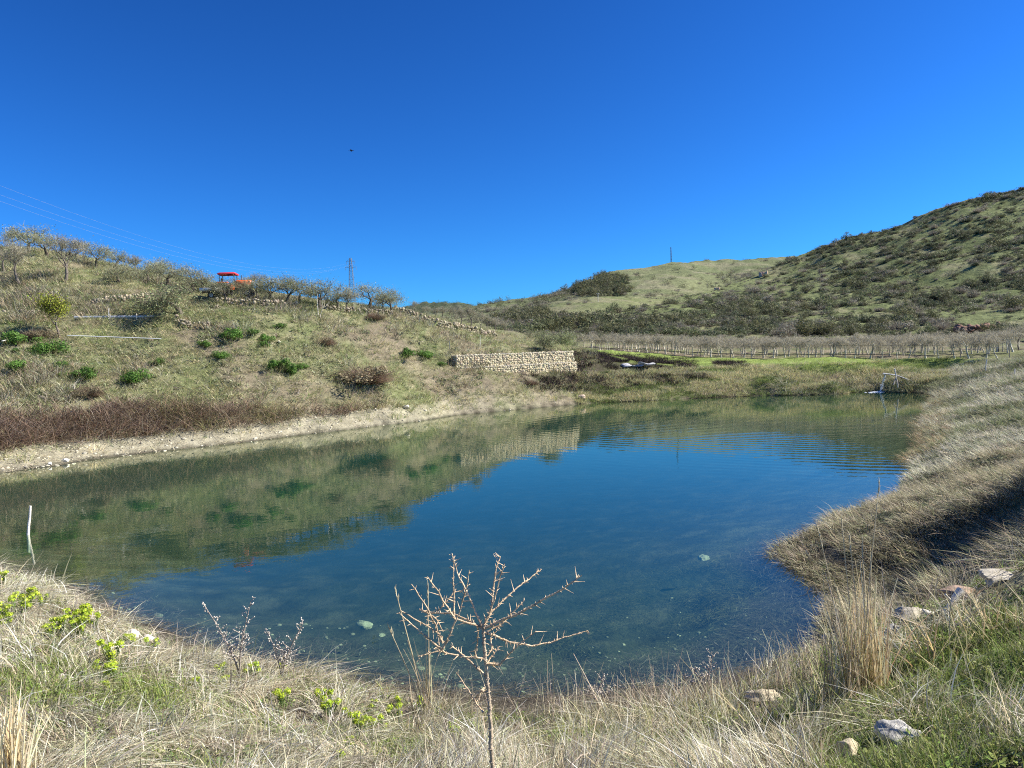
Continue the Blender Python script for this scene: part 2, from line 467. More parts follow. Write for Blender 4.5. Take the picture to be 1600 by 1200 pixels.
def make_ground():
    su = np.arcsinh(3200 / 7.0)
    nx, ny = 760, 700
    xs = 7 * np.sinh(np.linspace(-su, su, nx))
    v0 = -np.arcsinh(120 / 12.0); v1 = np.arcsinh(3600 / 12.0)
    ys = 10 + 12 * np.sinh(np.linspace(v0, v1, ny))
    X, Y = np.meshgrid(xs, ys)
    Zv = H(X, Y)
    V = np.stack([X, Y, Zv], -1).reshape(-1, 3)
    i = np.arange(nx - 1)[None] + np.arange(ny - 1)[:, None] * nx
    Q = np.stack([i, i + 1, i + 1 + nx, i + nx], -1).reshape(-1, 4)
    me = mesh('ground', V, Q, col=terrain_colour(V), smooth=True)
    m = mat_col('earth', .95, 1.6, .35, .9, 5.0, spec=.1, bdist=.12)
    return tag(obj('ground', me, m), kind='structure')
make_ground()

# ------------------------------------------------------------------ water
def make_water():
    g = 0.33
    xs = np.concatenate([np.arange(-75, -25, .8), np.arange(-25, 30, g), np.arange(30, 62, .8)])
    ys = np.concatenate([np.arange(7.5, 30, .22), np.arange(30, 82, .6)])
    X, Y = np.meshgrid(xs, ys)
    dep = -H(X, Y, False)
    V = np.stack([X, Y, np.zeros_like(X)], -1).reshape(-1, 3)
    nx = len(xs)
    i = np.arange(nx - 1)[None] + np.arange(len(ys) - 1)[:, None] * nx
    Q = np.stack([i, i + 1, i + 1 + nx, i + nx], -1).reshape(-1, 4)
    d = dep.ravel()
    keep = (d[Q] > -0.5).any(1)
    Q = Q[keep]
    used = np.unique(Q); re = np.full(len(V), -1); re[used] = np.arange(len(used))
    me = mesh('pond_water', V[used], re[Q], smooth=True, attr={'depth': np.clip(d[used], 0, 5)})
    m, t, N, L = nt('water')
    out = N.new('ShaderNodeOutputMaterial')
    at = N.new('ShaderNodeAttribute'); at.attribute_name = 'depth'
    geo = N.new('ShaderNodeNewGeometry')
    # ripples: fine breeze texture plus rings spreading from the falling jet
    sp = W(1378, 612.5, 0)
    mp = N.new('ShaderNodeMapping'); mp.inputs['Location'].default_value = (-sp[0], -sp[1], 0)
    L.new(geo.outputs['Position'], mp.inputs[0])
    wv = N.new('ShaderNodeTexWave'); wv.wave_type = 'RINGS'; wv.rings_direction = 'SPHERICAL'
    wv.inputs['Scale'].default_value = .40; wv.inputs['Distortion'].default_value = 3.2
    wv.inputs['Detail'].default_value = 2; wv.inputs['Detail Scale'].default_value = .5
    L.new(mp.outputs[0], wv.inputs[0])
    ln = N.new('ShaderNodeVectorMath'); ln.operation = 'LENGTH'; L.new(mp.outputs[0], ln.inputs[0])
    # rings are strongest in the open middle of the pond
    fr = N.new('ShaderNodeMapRange'); fr.inputs['From Min'].default_value = 55; fr.inputs['From Max'].default_value = 42; L.new(ln.outputs['Value'], fr.inputs['Value'])
    gust = N.new('ShaderNodeTexNoise'); gust.inputs['Scale'].default_value = .11; gust.inputs['Detail'].default_value = 2; L.new(geo.outputs['Position'], gust.inputs['Vector'])
    gr = N.new('ShaderNodeMapRange'); gr.inputs['From Min'].default_value = .38; gr.inputs['From Max'].default_value = .62; gr.inputs['To Min'].default_value = .25; gr.inputs['To Max'].default_value = 1.2; L.new(gust.outputs[0], gr.inputs['Value'])
    f2 = N.new('ShaderNodeMapRange'); f2.inputs['From Min'].default_value = 22; f2.inputs['From Max'].default_value = 37; f2.inputs['To Min'].default_value = .12; f2.inputs['To Max'].default_value = .9; L.new(ln.outputs['Value'], f2.inputs['Value'])
    m0 = N.new('ShaderNodeMath'); m0.operation = 'MULTIPLY'; L.new(f2.outputs[0], m0.inputs[0]); L.new(fr.outputs[0], m0.inputs[1])
    mg = N.new('ShaderNodeMath'); mg.operation = 'MULTIPLY'; L.new(gr.outputs[0], mg.inputs[0]); L.new(m0.outputs[0], mg.inputs[1])
    mu = N.new('ShaderNodeMath'); mu.operation = 'MULTIPLY'; L.new(wv.outputs['Fac'], mu.inputs[0]); L.new(mg.outputs[0], mu.inputs[1])
    b1 = N.new('ShaderNodeBump'); b1.inputs['Strength'].default_value = 1; b1.inputs['Distance'].default_value = .0042
    L.new(mu.outputs[0], b1.inputs['Height'])
    ns = N.new('ShaderNodeTexNoise'); ns.inputs['Scale'].default_value = 2.6; ns.inputs['Detail'].default_value = 3
    L.new(geo.outputs['Position'], ns.inputs['Vector'])
    b2 = N.new('ShaderNodeBump'); b2.inputs['Strength'].default_value = 1; b2.inputs['Distance'].default_value = .0022
    L.new(ns.outputs[0], b2.inputs['Height']); L.new(b1.outputs[0], b2.inputs['Normal'])
    ns3 = N.new('ShaderNodeTexNoise'); ns3.inputs['Scale'].default_value = .45; ns3.inputs['Detail'].default_value = 2
    L.new(geo.outputs['Position'], ns3.inputs['Vector'])
    b3 = N.new('ShaderNodeBump'); b3.inputs['Strength'].default_value = 1; b3.inputs['Distance'].default_value = .004
    L.new(ns3.outputs[0], b3.inputs['Height']); L.new(b2.outputs[0], b3.inputs['Normal'])
    nrm = b3.outputs[0]
    fz = N.new('ShaderNodeFresnel'); fz.inputs['IOR'].default_value = 1.58; L.new(nrm, fz.inputs['Normal'])
    gl = N.new('ShaderNodeBsdfGlossy'); gl.inputs['Roughness'].default_value = .008; L.new(nrm, gl.inputs['Normal'])
    gl.inputs['Color'].default_value = (1, 1, .88, 1)
    # turbidity: how much of the bed is lost in suspended green silt grows with depth
    tb = N.new('ShaderNodeMath'); tb.operation = 'MULTIPLY'; tb.inputs[1].default_value = -.50; L.new(at.outputs['Fac'], tb.inputs[0])
    ex = N.new('ShaderNodeMath'); ex.operation = 'EXPONENT'; L.new(tb.outputs[0], ex.inputs[0])
    df = N.new('ShaderNodeBsdfDiffuse'); df.inputs['Color'].default_value = (.007, .050, .036, 1)
    tp = N.new('ShaderNodeBsdfTransparent'); tp.inputs['Color'].default_value = (.82, .95, .86, 1)
    m1 = N.new('ShaderNodeMixShader'); L.new(ex.outputs[0], m1.inputs[0]); L.new(df.outputs[0], m1.inputs[1]); L.new(tp.outputs[0], m1.inputs[2])
    m2 = N.new('ShaderNodeMixShader'); # seen from below (sunlight on its way back up from the bed) the surface lets most light through
    bf = N.new('ShaderNodeMix'); bf.inputs[3].default_value = .06; L.new(geo.outputs['Backfacing'], bf.inputs[0]); L.new(fz.outputs[0], bf.inputs[2]); L.new(bf.outputs[0], m2.inputs[0]); L.new(m1.outputs[0], m2.inputs[1]); L.new(gl.outputs[0], m2.inputs[2])
    L.new(m2.outputs[0], out.inputs[0])
    tag(obj('pond_water', me, m), kind='structure')
make_water()

# ------------------------------------------------------------------ far hills (lofted from profiles)
class Loft:
    def __init__(s, prof, nu, nv, rough, seed):
        """prof: list of (px, [(py, D), ...]) with equal row counts, foot first, crest last"""
        px = np.array([p[0] for p in prof], float)
        u = np.linspace(px[0], px[-1], nu)
        rows = len(prof[0][1])
        py = np.array([np.interp(u, px, [p[1][k][0] for p in prof]) for k in range(rows)])
        D = np.array([np.interp(u, px, [p[1][k][1] for p in prof]) for k in range(rows)])
        kk = np.arange(5) - 2                                     # soften the knots
        for A in (py, D):
            for k in range(rows):
                a = np.pad(A[k], 8, mode='edge'); w = np.ones(17) / 17; A[k] = np.convolve(a, w, 'valid')
        v = np.linspace(0, rows - 1, nv)
        PY = np.array([[np.interp(t, range(rows), py[:, i]) for i in range(nu)] for t in v])
        DD = np.array([[np.interp(t, range(rows), D[:, i]) for i in range(nu)] for t in v])
        U = np.tile(u, (nv, 1))
        G = P(U, PY, DD)
        G[..., 2] += rough * (fbm(G[..., 0] / 38, G[..., 1] / 38, seed, 5) - .5) * np.minimum(1, v / 1.0)[:, None]
        G[..., 2] += rough * .22 * (fbm(G[..., 0] / 7, G[..., 1] / 7, seed + 3, 3) - .5)
        s.G = G; s.U = U; s.PY = PY; s.nu = nu; s.nv = nv
        # a back slope behind the crest and a foot below ground
        back = G[-1].copy(); b1 = back.copy(); b1[:, 1] += 60; b1[:, 2] -= 8
        b2 = back.copy(); b2[:, 1] += 400; b2[:, 2] = -5
        ft = G[0].copy(); ft[:, 2] -= 12; ft[:, 1] -= 4
        s.A = np.concatenate([ft[None], G, b1[None], b2[None]])
    def at(s, u, v):
        a = u * (s.nu - 1); b = v * (s.nv - 1)
        i = np.minimum(a.astype(int), s.nu - 2); j = np.minimum(b.astype(int), s.nv - 2)
        fa = (a - i)[:, None]; fb = (b - j)[:, None]
        return (s.G[j, i] * (1 - fa) + s.G[j, i + 1] * fa) * (1 - fb) + (s.G[j + 1, i] * (1 - fa) + s.G[j + 1, i + 1] * fa) * fb
    def obj(s, name, colf, mat):
        A = s.A; nv, nu = A.shape[:2]
        V = A.reshape(-1, 3)
        i = np.arange(nu - 1)[None] + np.arange(nv - 1)[:, None] * nu
        Q = np.stack([i, i + 1, i + 1 + nu, i + nu], -1).reshape(-1, 4)
        return tag(obj(name, mesh(name, V, Q, col=colf(V), smooth=True), mat), kind='structure')

def hillcol(g1, g2, t, sc_=1 / 30.0, seed=3):
    def f(V):
        n = fbm(V[:, 0] * sc_, V[:, 1] * sc_, seed, 5); n2 = fbm(V[:, 0] * sc_ * 4, V[:, 1] * sc_ * 4, seed + 9, 4)
        c = np.array(g1) + (np.array(g2) - np.array(g1)) * ss(.35, .62, n)[:, None]
        return c + (np.array(t) - c) * (ss(.5, .72, n2) * .7)[:, None]
    return f

M_HILL = mat_col('hill_turf', .95, .35, .35, 1.0, .6, spec=.05, bdist=.8)
RH = Loft([(760, [(532, 165), (528, 190), (523, 220)]), (840, [(530, 165), (522, 190), (512, 225)]), (900, [(529, 165), (518, 200), (506, 240)]), (990, [(529, 160), (512, 215), (489, 280)]),
           (1080, [(529, 155), (500, 225), (463, 320)]), (1180, [(529, 150), (485, 245), (433, 370)]), (1240, [(529, 148), (475, 260), (402, 400)]), (1300, [(529, 145), (465, 260), (378, 400)]),
           (1400, [(531, 138), (455, 250), (349, 390)]), (1500, [(532, 130), (440, 245), (313, 380)]), (1600, [(533, 122), (425, 235), (295, 370)]), (1800, [(530, 110), (410, 220), (255, 350)]), (2300, [(530, 100), (380, 200), (220, 330)])],
          420, 150, 7.0, 41)
RH.obj('right_hill', hillcol((.13, .155, .066), (.17, .195, .088), (.23, .215, .13)), M_HILL)
H3 = Loft([(700, [(512, 200), (505, 250), (500, 300)]), (800, [(516, 200), (505, 260), (493, 330)]), (850, [(516, 210), (499, 270), (481, 340)]), (900, [(518, 210), (490, 280), (467, 350)]), (960, [(518, 215), (488, 280), (462, 370)]),
           (1010, [(518, 220), (492, 290), (466, 380)]), (1100, [(518, 220), (496, 290), (474, 400)]), (1200, [(518, 220), (500, 300), (480, 400)])], 160, 60, 3.0, 51)
H3.obj('middle_hill', hillcol((.155, .175, .08), (.19, .20, .10), (.24, .22, .14), 1 / 45), M_HILL)
H2 = Loft([(600, [(512, 330), (505, 450), (498, 560)]), (700, [(512, 330), (502, 450), (489, 560)]), (730, [(512, 330), (500, 450), (481, 570)]), (780, [(510, 340), (492, 460), (472, 580)]), (860, [(500, 350), (478, 470), (459, 600)]), (905, [(495, 360), (468, 480), (444, 620)]),
           (940, [(490, 370), (458, 500), (430, 640)]), (980, [(488, 380), (450, 510), (421, 650)]), (1050, [(486, 390), (445, 520), (411.5, 670)]), (1100, [(486, 400), (445, 530), (408.5, 690)]), (1200, [(480, 410), (440, 540), (404, 720)]), (1320, [(480, 420), (440, 550), (398, 740)]), (1420, [(480, 420), (440, 550), (400, 740)])],
          240, 90, 8.0, 61)
H2.obj('far_hill', hillcol((.14, .16, .08), (.18, .195, .10), (.23, .215, .14), 1 / 70), M_HILL)
H1 = Loft([(560, [(520, 1500), (500, 2000), (492, 2600)]), (620, [(520, 1500), (500, 2000), (483, 2600)]), (665, [(515, 1500), (495, 2000), (474, 2600)]), (690, [(515, 1500), (494, 2000), (472, 2600)]), (725, [(515, 1500), (496, 2000), (479, 2600)]), (800, [(515, 1500), (500, 2000), (484, 2600)]), (900, [(515, 1500), (505, 2000), (492, 2600)])],
          90, 30, 45.0, 71)
H1.obj('distant_mountain', hillcol((.05, .07, .045), (.08, .10, .06), (.12, .12, .09), 1 / 200), M_HILL)

# ------------------------------------------------------------------ plants: generators
def grow(S, T, p, d, L, r, lvl, o):
    n = o['steps']; up = o['up'][min(lvl, len(o['up']) - 1)]
    for i in range(n):
        d = norm(d + R.normal(0, o['wob'], 3) + np.array([0, 0, up]))
        q = p + d * L / n; r2 = r * (1 - .5 / n) if i < n - 1 or lvl < o['max'] else r * .35
        S.append((p, q, r, r2, lvl))
        if lvl < o['max'] and i >= o.get('first', 1) and lvl > 0 and R.random() < o['side']:
            dd = norm(d + norm(np.cross(d, R.normal(size=3))) * o['spread'])
            grow(S, T, q, dd, L * o['len'] * .8, r2 * .55, lvl + 1, o)
        p = q; r = r2
    if lvl < o['max']:
        k = o['kids'][min(lvl, len(o['kids']) - 1)]
        ph = R.uniform(0, 2 * np.pi)
        for j in range(k):
            ref = norm(np.cross(d, [0.3, 0.2, 1.0])); b = np.cross(d, ref)
            a = ph + 2 * np.pi * j / k + R.uniform(-.4, .4)
            dd = norm(d + (ref * math.cos(a) + b * math.sin(a)) * o['spread'] * R.uniform(.7, 1.3))
            grow(S, T, p, dd, L * o['len'] * R.uniform(.8, 1.2), r * .65, lvl + 1, o)
    else:
        T.append((p, d))

def make_tree(name, label, cat, o, bark, leafc, leaf_n, leaf_s, twig_n, group=None, leaf_spread=.3, trunk_lvls=1, twc=None, droop=0.0):
    S, T = [], []
    grow(S, T, np.array([0, 0, -.15]), norm(np.array([R.normal(0, .06), R.normal(0, .06), 1])), o['L'], o['r'], 0, o)
    root = empty(name, (0, 0, 0), label, cat, group)
    a = MB(); tubes(a, [s[:4] for s in S if s[4] <= trunk_lvls], 6, bark)
    a.build('trunk', M_BARK, root, True)
    b = MB()
    fine = [s[:4] for s in S if s[4] > trunk_lvls]
    if fine: tubes(b, fine, 4, np.array(bark) * 1.0)
    tp = np.array([t[0] for t in T]); td = np.array([t[1] for t in T])
    ends = np.array([s[1] for s in S if s[4] > trunk_lvls]) if fine else tp
    if twig_n:
        i = R.integers(0, len(ends), twig_n)
        dr = norm(R.normal(size=(twig_n, 3)) + np.array([0, 0, .5]))
        tc_ = np.array(twc if twc is not None else bark) * R.uniform(.7, 1.25, (twig_n, 1))
        ribbons(b, ends[i] + R.normal(0, .03, (twig_n, 3)), dr, R.uniform(.25, .6, twig_n) * o['tw'], R.uniform(.012, .025, twig_n) * o['tw'] * 1.3, np.tile([0, 0, -droop], (twig_n, 1)) + R.normal(0, .15, (twig_n, 3)), 2, tc_)
    if leaf_n:
        i = R.integers(0, len(ends), leaf_n)
        c = ends[i] + R.normal(0, leaf_spread, (leaf_n, 3))
        lc = np.array(leafc) * R.uniform(.6, 1.4, (leaf_n, 1)) * (1 + R.normal(0, .06, (leaf_n, 3)))
        leaves(b, c, R.uniform(.6, 1.2, leaf_n) * leaf_s, np.clip(lc, .01, .8), aspect=.55)
    b.build('crown', M_LEAF, root)
    return root

ORCH = dict(steps=3, wob=.22, up=[.3, .02, -.02, .03], max=3, kids=[4, 3, 3], side=.45, spread=1.15, len=.78, L=1.0, r=.15, tw=1.0)

# ---- trees of the old orchard on the left hill, by pixel of the foot, height in pixels
TALLBARE = dict(ORCH, L=1.2, r=.13, spread=.65, up=[.3, .15, .1, .1])
src_orch = [make_tree('orchard_tree', 'x', 'tree', dict(ORCH, r=R.uniform(.12, .17)), (.11, .09, .07), (.27, .29, .16), 2300, .048, 750, twc=(.34, .32, .22)) for _ in range(5)]
src_bare = [make_tree('bare_tree', 'x', 'tree', TALLBARE, (.16, .135, .11), (.30, .30, .18), 1100, .042, 1000, twc=(.36, .33, .25)) for _ in range(3)]
src_olive = [make_tree('olive_tree', 'x', 'tree', dict(ORCH, L=.8), (.2, .17, .13), (.27, .30, .15), 3000, .055, 700) for _ in range(2)]
def tree_h(src):
    return max((v.co.z for c in src.children for v in c.data.vertices))
for s in src_orch + src_bare + src_olive: s['h'] = tree_h(s)

placed = set()
def place(src, px, py, hpx, label, group=None, cat=None, wide=1.0, D=None, foot=None):
    p, d = (hit(px, py) if D is None else (P(px, py, D), D))
    if foot is not None: p = np.array(foot, float); d = p[1]
    if D is None and foot is None: p = Z(p)
    hm = hpx * d / FPX
    s = hm / src['h']
    rz = R.uniform(0, 6.28)
    sc_ = (s * wide, s * wide, s)
    if src.name not in placed and src.name in bpy.data.objects:
        placed.add(src.name)
        src.location = tuple(p); src.rotation_euler = (0, 0, rz); src.scale = sc_
        src['label'] = label
        if group: src['group'] = group
        if cat: src['category'] = cat
        return src
    return dup(src, p, rz, sc_, label, group, cat)

place(src_bare[0], 101, 441, 88, 'tall open tree with bare twigs breaking the skyline, upper left of the hill', wide=1.15)
place(src_bare[1], 30, 448, 78, 'wide greyish tree with thin trunk at the left edge of the hill', wide=1.2)
place(src_bare[2], 8, 425, 70, 'grey bare tree cut by the left edge of the photo', wide=1.2)
place(src_orch[0], 185, 443, 42, 'spreading low tree casting a dark shadow line below the skyline trees', wide=1.7)
place(src_olive[0], 283, 492, 60, 'broad green tree with crown reaching the ground beside the long metal trough', wide=1.8)
place(src_orch[1], 353, 470, 43, 'dark limbed orchard tree directly in front of the red roofed tractor', wide=1.5)
place(src_orch[2], 421, 472, 48, 'orchard tree on the terrace edge just right of the tractor', wide=1.6)
place(src_orch[3], 500, 482, 54, 'vase shaped orchard tree between the tractor and the lattice pylon', wide=1.5)
place(src_orch[4], 577, 482, 46, 'flat topped orchard tree just right of the lattice pylon', wide=1.6)
GT = 'orchard trees along the crest of the left hill'
LT = 'low grey green orchard tree among its neighbours along the left hill crest'
crest = [(120, 410, 34), (150, 418, 34), (45, 395, 40), (75, 402, 36), (215, 432, 34), (232, 440, 36), (250, 438, 32), (262, 448, 34), (275, 446, 30), (300, 455, 36), (318, 460, 34), (388, 470, 34), (400, 466, 34), (446, 474, 36), (468, 472, 34),
         (528, 482, 34), (540, 486, 30), (598, 486, 30), (613, 490, 38), (380, 462, 30), (130, 404, 26), (98, 396, 24), (20, 388, 30), (180, 420, 26), (200, 424, 26)]
for i, (x, y, h) in enumerate(crest):
    place(src_orch[i % 5] if i % 4 else src_bare[i % 3], x, y, h * R.uniform(1.05, 1.4), LT, GT, wide=R.uniform(1.1, 1.5))
place(src_bare[0], 648, 492, 26, 'small dense bare tree standing alone right of the end of the crest trees', wide=1.0)
GB = 'bare trees in the hollow behind the dry stone wall'
for i, (x, y, h, D) in enumerate([(668, 500, 24, 95), (690, 503, 26, 98), (705, 506, 30, 100), (722, 510, 34, 97), (736, 513, 40, 94), (750, 514, 36, 98), (762, 516, 30, 104), (680, 498, 20, 110), (714, 503, 22, 112), (775, 519, 28, 110), (790, 521, 26, 118), (742, 506, 24, 120)]):
    p = P(x, y, D); place(src_bare[i % 3], x, y, h, 'leafless grey tree in the hollow behind the dry stone wall', GB, wide=1.1, foot=Z(p, -.1))
place(src_olive[1], 850, 549, 30, 'small round green tree on the grass behind the gabion wall', wide=1.6)
GO = 'small green trees left of the trellised orchard'
for i, (x, y, h, D) in enumerate([(828, 543, 22, 112), (866, 545, 26, 108), (878, 544, 24, 112), (882, 546, 28, 104), (840, 540, 20, 120)]):
    place(src_olive[i % 2], x, y, h, 'small green tree beside the left end of the trellised orchard', GO, wide=1.5, foot=Z(P(x, y, D), -.1))

# young leafy tree and dark shrub below it
yt = make_tree('young_tree', 'yellow green leafed young tree growing from a dark stump on the left slope', 'tree', dict(ORCH, L=.9, r=.08, up=[.4, .35, .3, .2], spread=.55), (.15, .12, .10), (.30, .33, .05), 2300, .06, 500, leaf_spread=.22)
yt['h'] = tree_h(yt); place(yt, 97, 530, 82, 'yellow green leafed young tree growing from a dark stump on the left slope', wide=.95)

# ---- trellised orchard, several rows running away behind the far bank
def espalier(i):
    o = dict(steps=3, wob=.2, up=[.4, .1, -.12, -.15], max=3, kids=[5, 3, 2], side=.35, spread=1.15, len=.58, L=1.35, r=.10, tw=1.1)
    t = make_tree('trellised_fruit_tree', 'x', 'fruit tree', o, (.60, .56, .44), (.35, .32, .22), 90, .03, 480, twc=(.37, .34, .25), droop=.8)
    t['h'] = tree_h(t); return t
src_esp = [espalier(i) for i in range(6)]
L0 = P(897, 548, 114)[:2]; L1 = P(1578, 558, 75)[:2]
ax = norm(L1 - L0); pn = np.array([-ax[1], ax[0]])
if pn[1] < 0: pn = -pn
ln = np.linalg.norm(L1 - L0)
FR = 'front row of pale leafless fruit trees on the trellis'
BR = 'rows of fruit trees behind the front trellis row'
k = 0
for row in range(6):
    n = int(ln / (1.4 if row == 0 else 1.65))
    for j in range(n):
        q = L0 + ax * (ln * (j + .5) / n + R.normal(0, .12)) + pn * row * 3.6
        if row and R.random() < .06: continue
        s = src_esp[k % 6]; k += 1
        hgt = R.uniform(2.5, 3.1)
        lab = 'pale leafless fruit tree in the front trellis row facing the pond' if row == 0 else 'pale leafless fruit tree in the rows behind the front trellis row'
        place(s, 0, 0, hgt * FPX / q[1], lab, FR if row == 0 else BR, wide=R.uniform(.85, 1.15), foot=Z((q[0], q[1]), -.05))
# trellis of the front row: posts and two wires
tr = empty('trellis', (L0[0], L0[1], 0), 'dark posts and wires running along the front row of fruit trees', 'trellis')
for j in range(14):
    q = L0 + ax * ln * j / 13 - pn * .25
    z = H(q[0], q[1])[0]; b = MB(); poly_tube(b, [(q[0] - L0[0], q[1] - L0[1], z - .3), (q[0] - L0[0], q[1] - L0[1], z + 1.7)], .04, 6, (.22, .2, .17)); b.build('post', M_BARK, tr)
for hh in (.45, 1.5):
    b = MB(); pts = []
    for j in range(40):
        q = L0 + ax * ln * j / 39 - pn * .19; pts.append((q[0] - L0[0], q[1] - L0[1], H(q[0], q[1], False)[0] + hh))
    poly_tube(b, pts, .035 if hh < 1 else .015, 4, (.08, .075, .07)); b.build('wire', M_BARK, tr)

# right-hand end: brownish bare trees and thicket
GR = 'reddish bare trees at the right end of the trellised orchard'
for i, (x, y, h, D) in enumerate([(1560, 556, 40, 84), (1592, 556, 46, 82), (1575, 548, 46, 92), (1545, 548, 36, 96), (1608, 550, 50, 90)]):
    o = dup(src_bare[i % 3], Z(P(x, y, D), -.1), R.uniform(0, 6), (h * D / FPX / src_bare[i % 3]['h'],) * 3, 'brownish bare tree at the right end of the trellised orchard', GR)

# ---- maquis shrubs on the hills
def make_shrub(name, leafc, n, ls, flat=.8, twig=(.2, .17, .14), tn=150):
    b = MB()
    K = 9
    cen = R.normal(0, .42, (K, 3)); cen[:, 2] = np.abs(cen[:, 2]) * .8 + .35; rad = R.uniform(.3, .58, K)
    i = R.integers(0, K, n)
    d = norm(R.normal(size=(n, 3)))
    c = cen[i] + d * (rad[i] * R.uniform(.55, 1.05, n))[:, None]
    c[:, 2] = np.abs(c[:, 2]) * flat
    lc = np.array(leafc) * R.uniform(.75, 1.25, (n, 1)) * (1 + R.normal(0, .05, (n, 3)))
    leaves(b, c, R.uniform(.6, 1.3, n) * ls, np.clip(lc, .01, .9), norm(d + R.normal(0, .35, (n, 3))), .6)
    dr = norm(R.normal(size=(tn, 3)) * [1, 1, .3] + [0, 0, .8])
    ribbons(b, np.zeros((tn, 3)) + R.normal(0, .08, (tn, 3)) * [1, 1, 0], dr, R.uniform(.6, 1.15, tn), np.full(tn, .03), R.normal(0, .15, (tn, 3)), 3, np.array(twig) * R.uniform(.6, 1.3, (tn, 1)))
    me = b.mesh(name); me.materials.append(M_LEAF)
    return me

dark = [make_shrub('maquis_shrub', (.105 + .014 * _, .128 + .006 * _, .066), 1100, .055, flat=.6 + .12 * _) for _ in range(4)]
grey = [make_shrub('grey_shrub', (.24, .225, .165), 700, .06, twig=(.26, .22, .18), tn=500) for _ in range(3)]
mid = [make_shrub('green_shrub', (.17, .19, .09), 800, .07) for _ in range(3)]
massD = []; n_shrub = 0
def shrub(me, p, s, name, label, group, cat='shrub', zs=1.0):
    o = obj(name, me, None, None, p); o.rotation_euler = (0, 0, R.uniform(0, 6.28)); o.scale = (s * R.uniform(.85, 1.3), s * R.uniform(.85, 1.3), s * zs * R.uniform(.8, 1.15))
    return tag(o, label, cat, group)

SHR = []   # candidates on the right hill: (point, size, type, pixel size)
def band(px, py, x0, y0, x1, y1, w):
    """closeness of a pixel to the segment"""
    d = np.array([x1 - x0, y1 - y0], float); L2 = d @ d
    t = np.clip(((px - x0) * d[0] + (py - y0) * d[1]) / L2, 0, 1)
    return np.exp(-(((px - x0 - t * d[0]) ** 2 + (py - y0 - t * d[1]) ** 2) / w ** 2))
u = R.uniform(0, 1, 26000); v = R.uniform(0, 1, 26000) ** .8
pts = RH.at(u, v); px, py = proj(pts)
dens = np.zeros(len(px))
for a in [(1150, 500, 1330, 450, 26), (1330, 450, 1610, 385, 30), (1260, 400, 1600, 305, 22), (1300, 400, 1620, 350, 38), (1100, 505, 1220, 500, 24), (1480, 465, 1610, 450, 26), (1370, 500, 1480, 500, 20), (1420, 480, 1600, 420, 16), (1160, 470, 1240, 455, 14), (1220, 520, 1420, 518, 14),
          (1080, 515, 1250, 480, 16), (1230, 420, 1500, 400, 20), (820, 512, 1050, 519, 12), (1100, 520, 1600, 522, 4)]:
    dens = np.maximum(dens, band(px, py, *a))
nz = fbm(pts[:, 0] / 16, pts[:, 1] / 16, 91, 3)
dens = dens * ss(.3, .55, nz) + .07 + .12 * ss(.55, .7, nz) + .35 * (np.abs(py - np.interp(px, [990, 1180, 1240, 1300, 1400, 1500, 1600], [489, 433, 397, 373, 346, 310, 292])) < 5) * (px > 1200)
ok = (R.random(len(px)) < dens * .40) & (px < 1640)
pts = pts[ok]; px = px[ok]; py = py[ok]; dn = dens[ok]
size = (.45 + R.uniform(0, 1, len(px)) ** 2.2) * 2.0
pxs = size * FPX / pts[:, 1]
order = np.argsort(-pxs)
for r_, i in enumerate(order):
    ty = 0 if R.random() < .25 + .6 * dn[i] else (1 if R.random() < .6 else 2)
    SHR.append((pts[i], size[i], ty))
NIND = 235
for i, (p, s, ty) in enumerate(SHR[:NIND]):
    if ty == 0: shrub(dark[i % 4], p - [0, 0, .2], s, 'maquis_shrub', 'dark evergreen shrub on the slope of the right hill', 'dark shrubs scattered over the right hill')
    elif ty == 1: shrub(grey[i % 3], p - [0, 0, .2], s, 'grey_shrub', 'grey brown leafless shrub on the slope of the right hill', 'grey shrubs scattered over the right hill')
    else: shrub(mid[i % 3], p - [0, 0, .2], s, 'green_shrub', 'mid green shrub on the slope of the right hill', 'green shrubs scattered over the right hill')

def bake(name, items, mat, label=None, kind='stuff'):
    """many plants of a mass merged into one object; items: (mesh, point, scale)"""
    cache = {}
    Vs, Qs, Ks, n = [], [], [], 0
    for me, p, s, sub in items:
        key = (me.name, sub)
        if key not in cache:
            V = np.empty(len(me.vertices) * 3); me.vertices.foreach_get('co', V); V = V.reshape(-1, 3)
            Kc = np.empty(len(me.vertices) * 4); me.color_attributes['Col'].data.foreach_get('color', Kc); Kc = Kc.reshape(-1, 4)[:, :3]
            L = np.empty(len(me.loops), int); me.loops.foreach_get('vertex_index', L); Q = L.reshape(-1, 4)
            if sub < 1:
                sel = R.random(len(Q)) < sub; Q = Q[sel]
                us = np.unique(Q); re = np.full(len(V), -1); re[us] = np.arange(len(us)); Q = re[Q]
                cc = V[us]; V = cc; Kc = Kc[us]
                if len(Q):
                    cen = V[Q].mean(1, keepdims=True)
                    V = V.copy(); V[Q.ravel()] = (cen + (V[Q] - cen) * min(1.5, sub ** -.35)).reshape(-1, 3)
            cache[key] = (V, Q, Kc)
        V, Q, Kc = cache[key]
        a = R.uniform(0, 6.28); c_, s_ = math.cos(a), math.sin(a)
        sz = np.array([R.uniform(.8, 1.3), R.uniform(.8, 1.3), R.uniform(.75, 1.1)]) * s
        Vs.append((V * sz) @ np.array([[c_, s_, 0], [-s_, c_, 0], [0, 0, 1]]) + p); Qs.append(Q + n); n += len(V)
        Ks.append(Kc * R.uniform(.75, 1.25))
    me = mesh(name, np.concatenate(Vs), np.concatenate(Qs), col=np.concatenate(Ks))
    return tag(obj(name, me, mat), label, None, None, kind)

items = []
for i, (p, s, ty) in enumerate(SHR[NIND:]):
    items.append(((dark, grey, mid)[ty][i % 3], p - [0, 0, .15], s, .4))
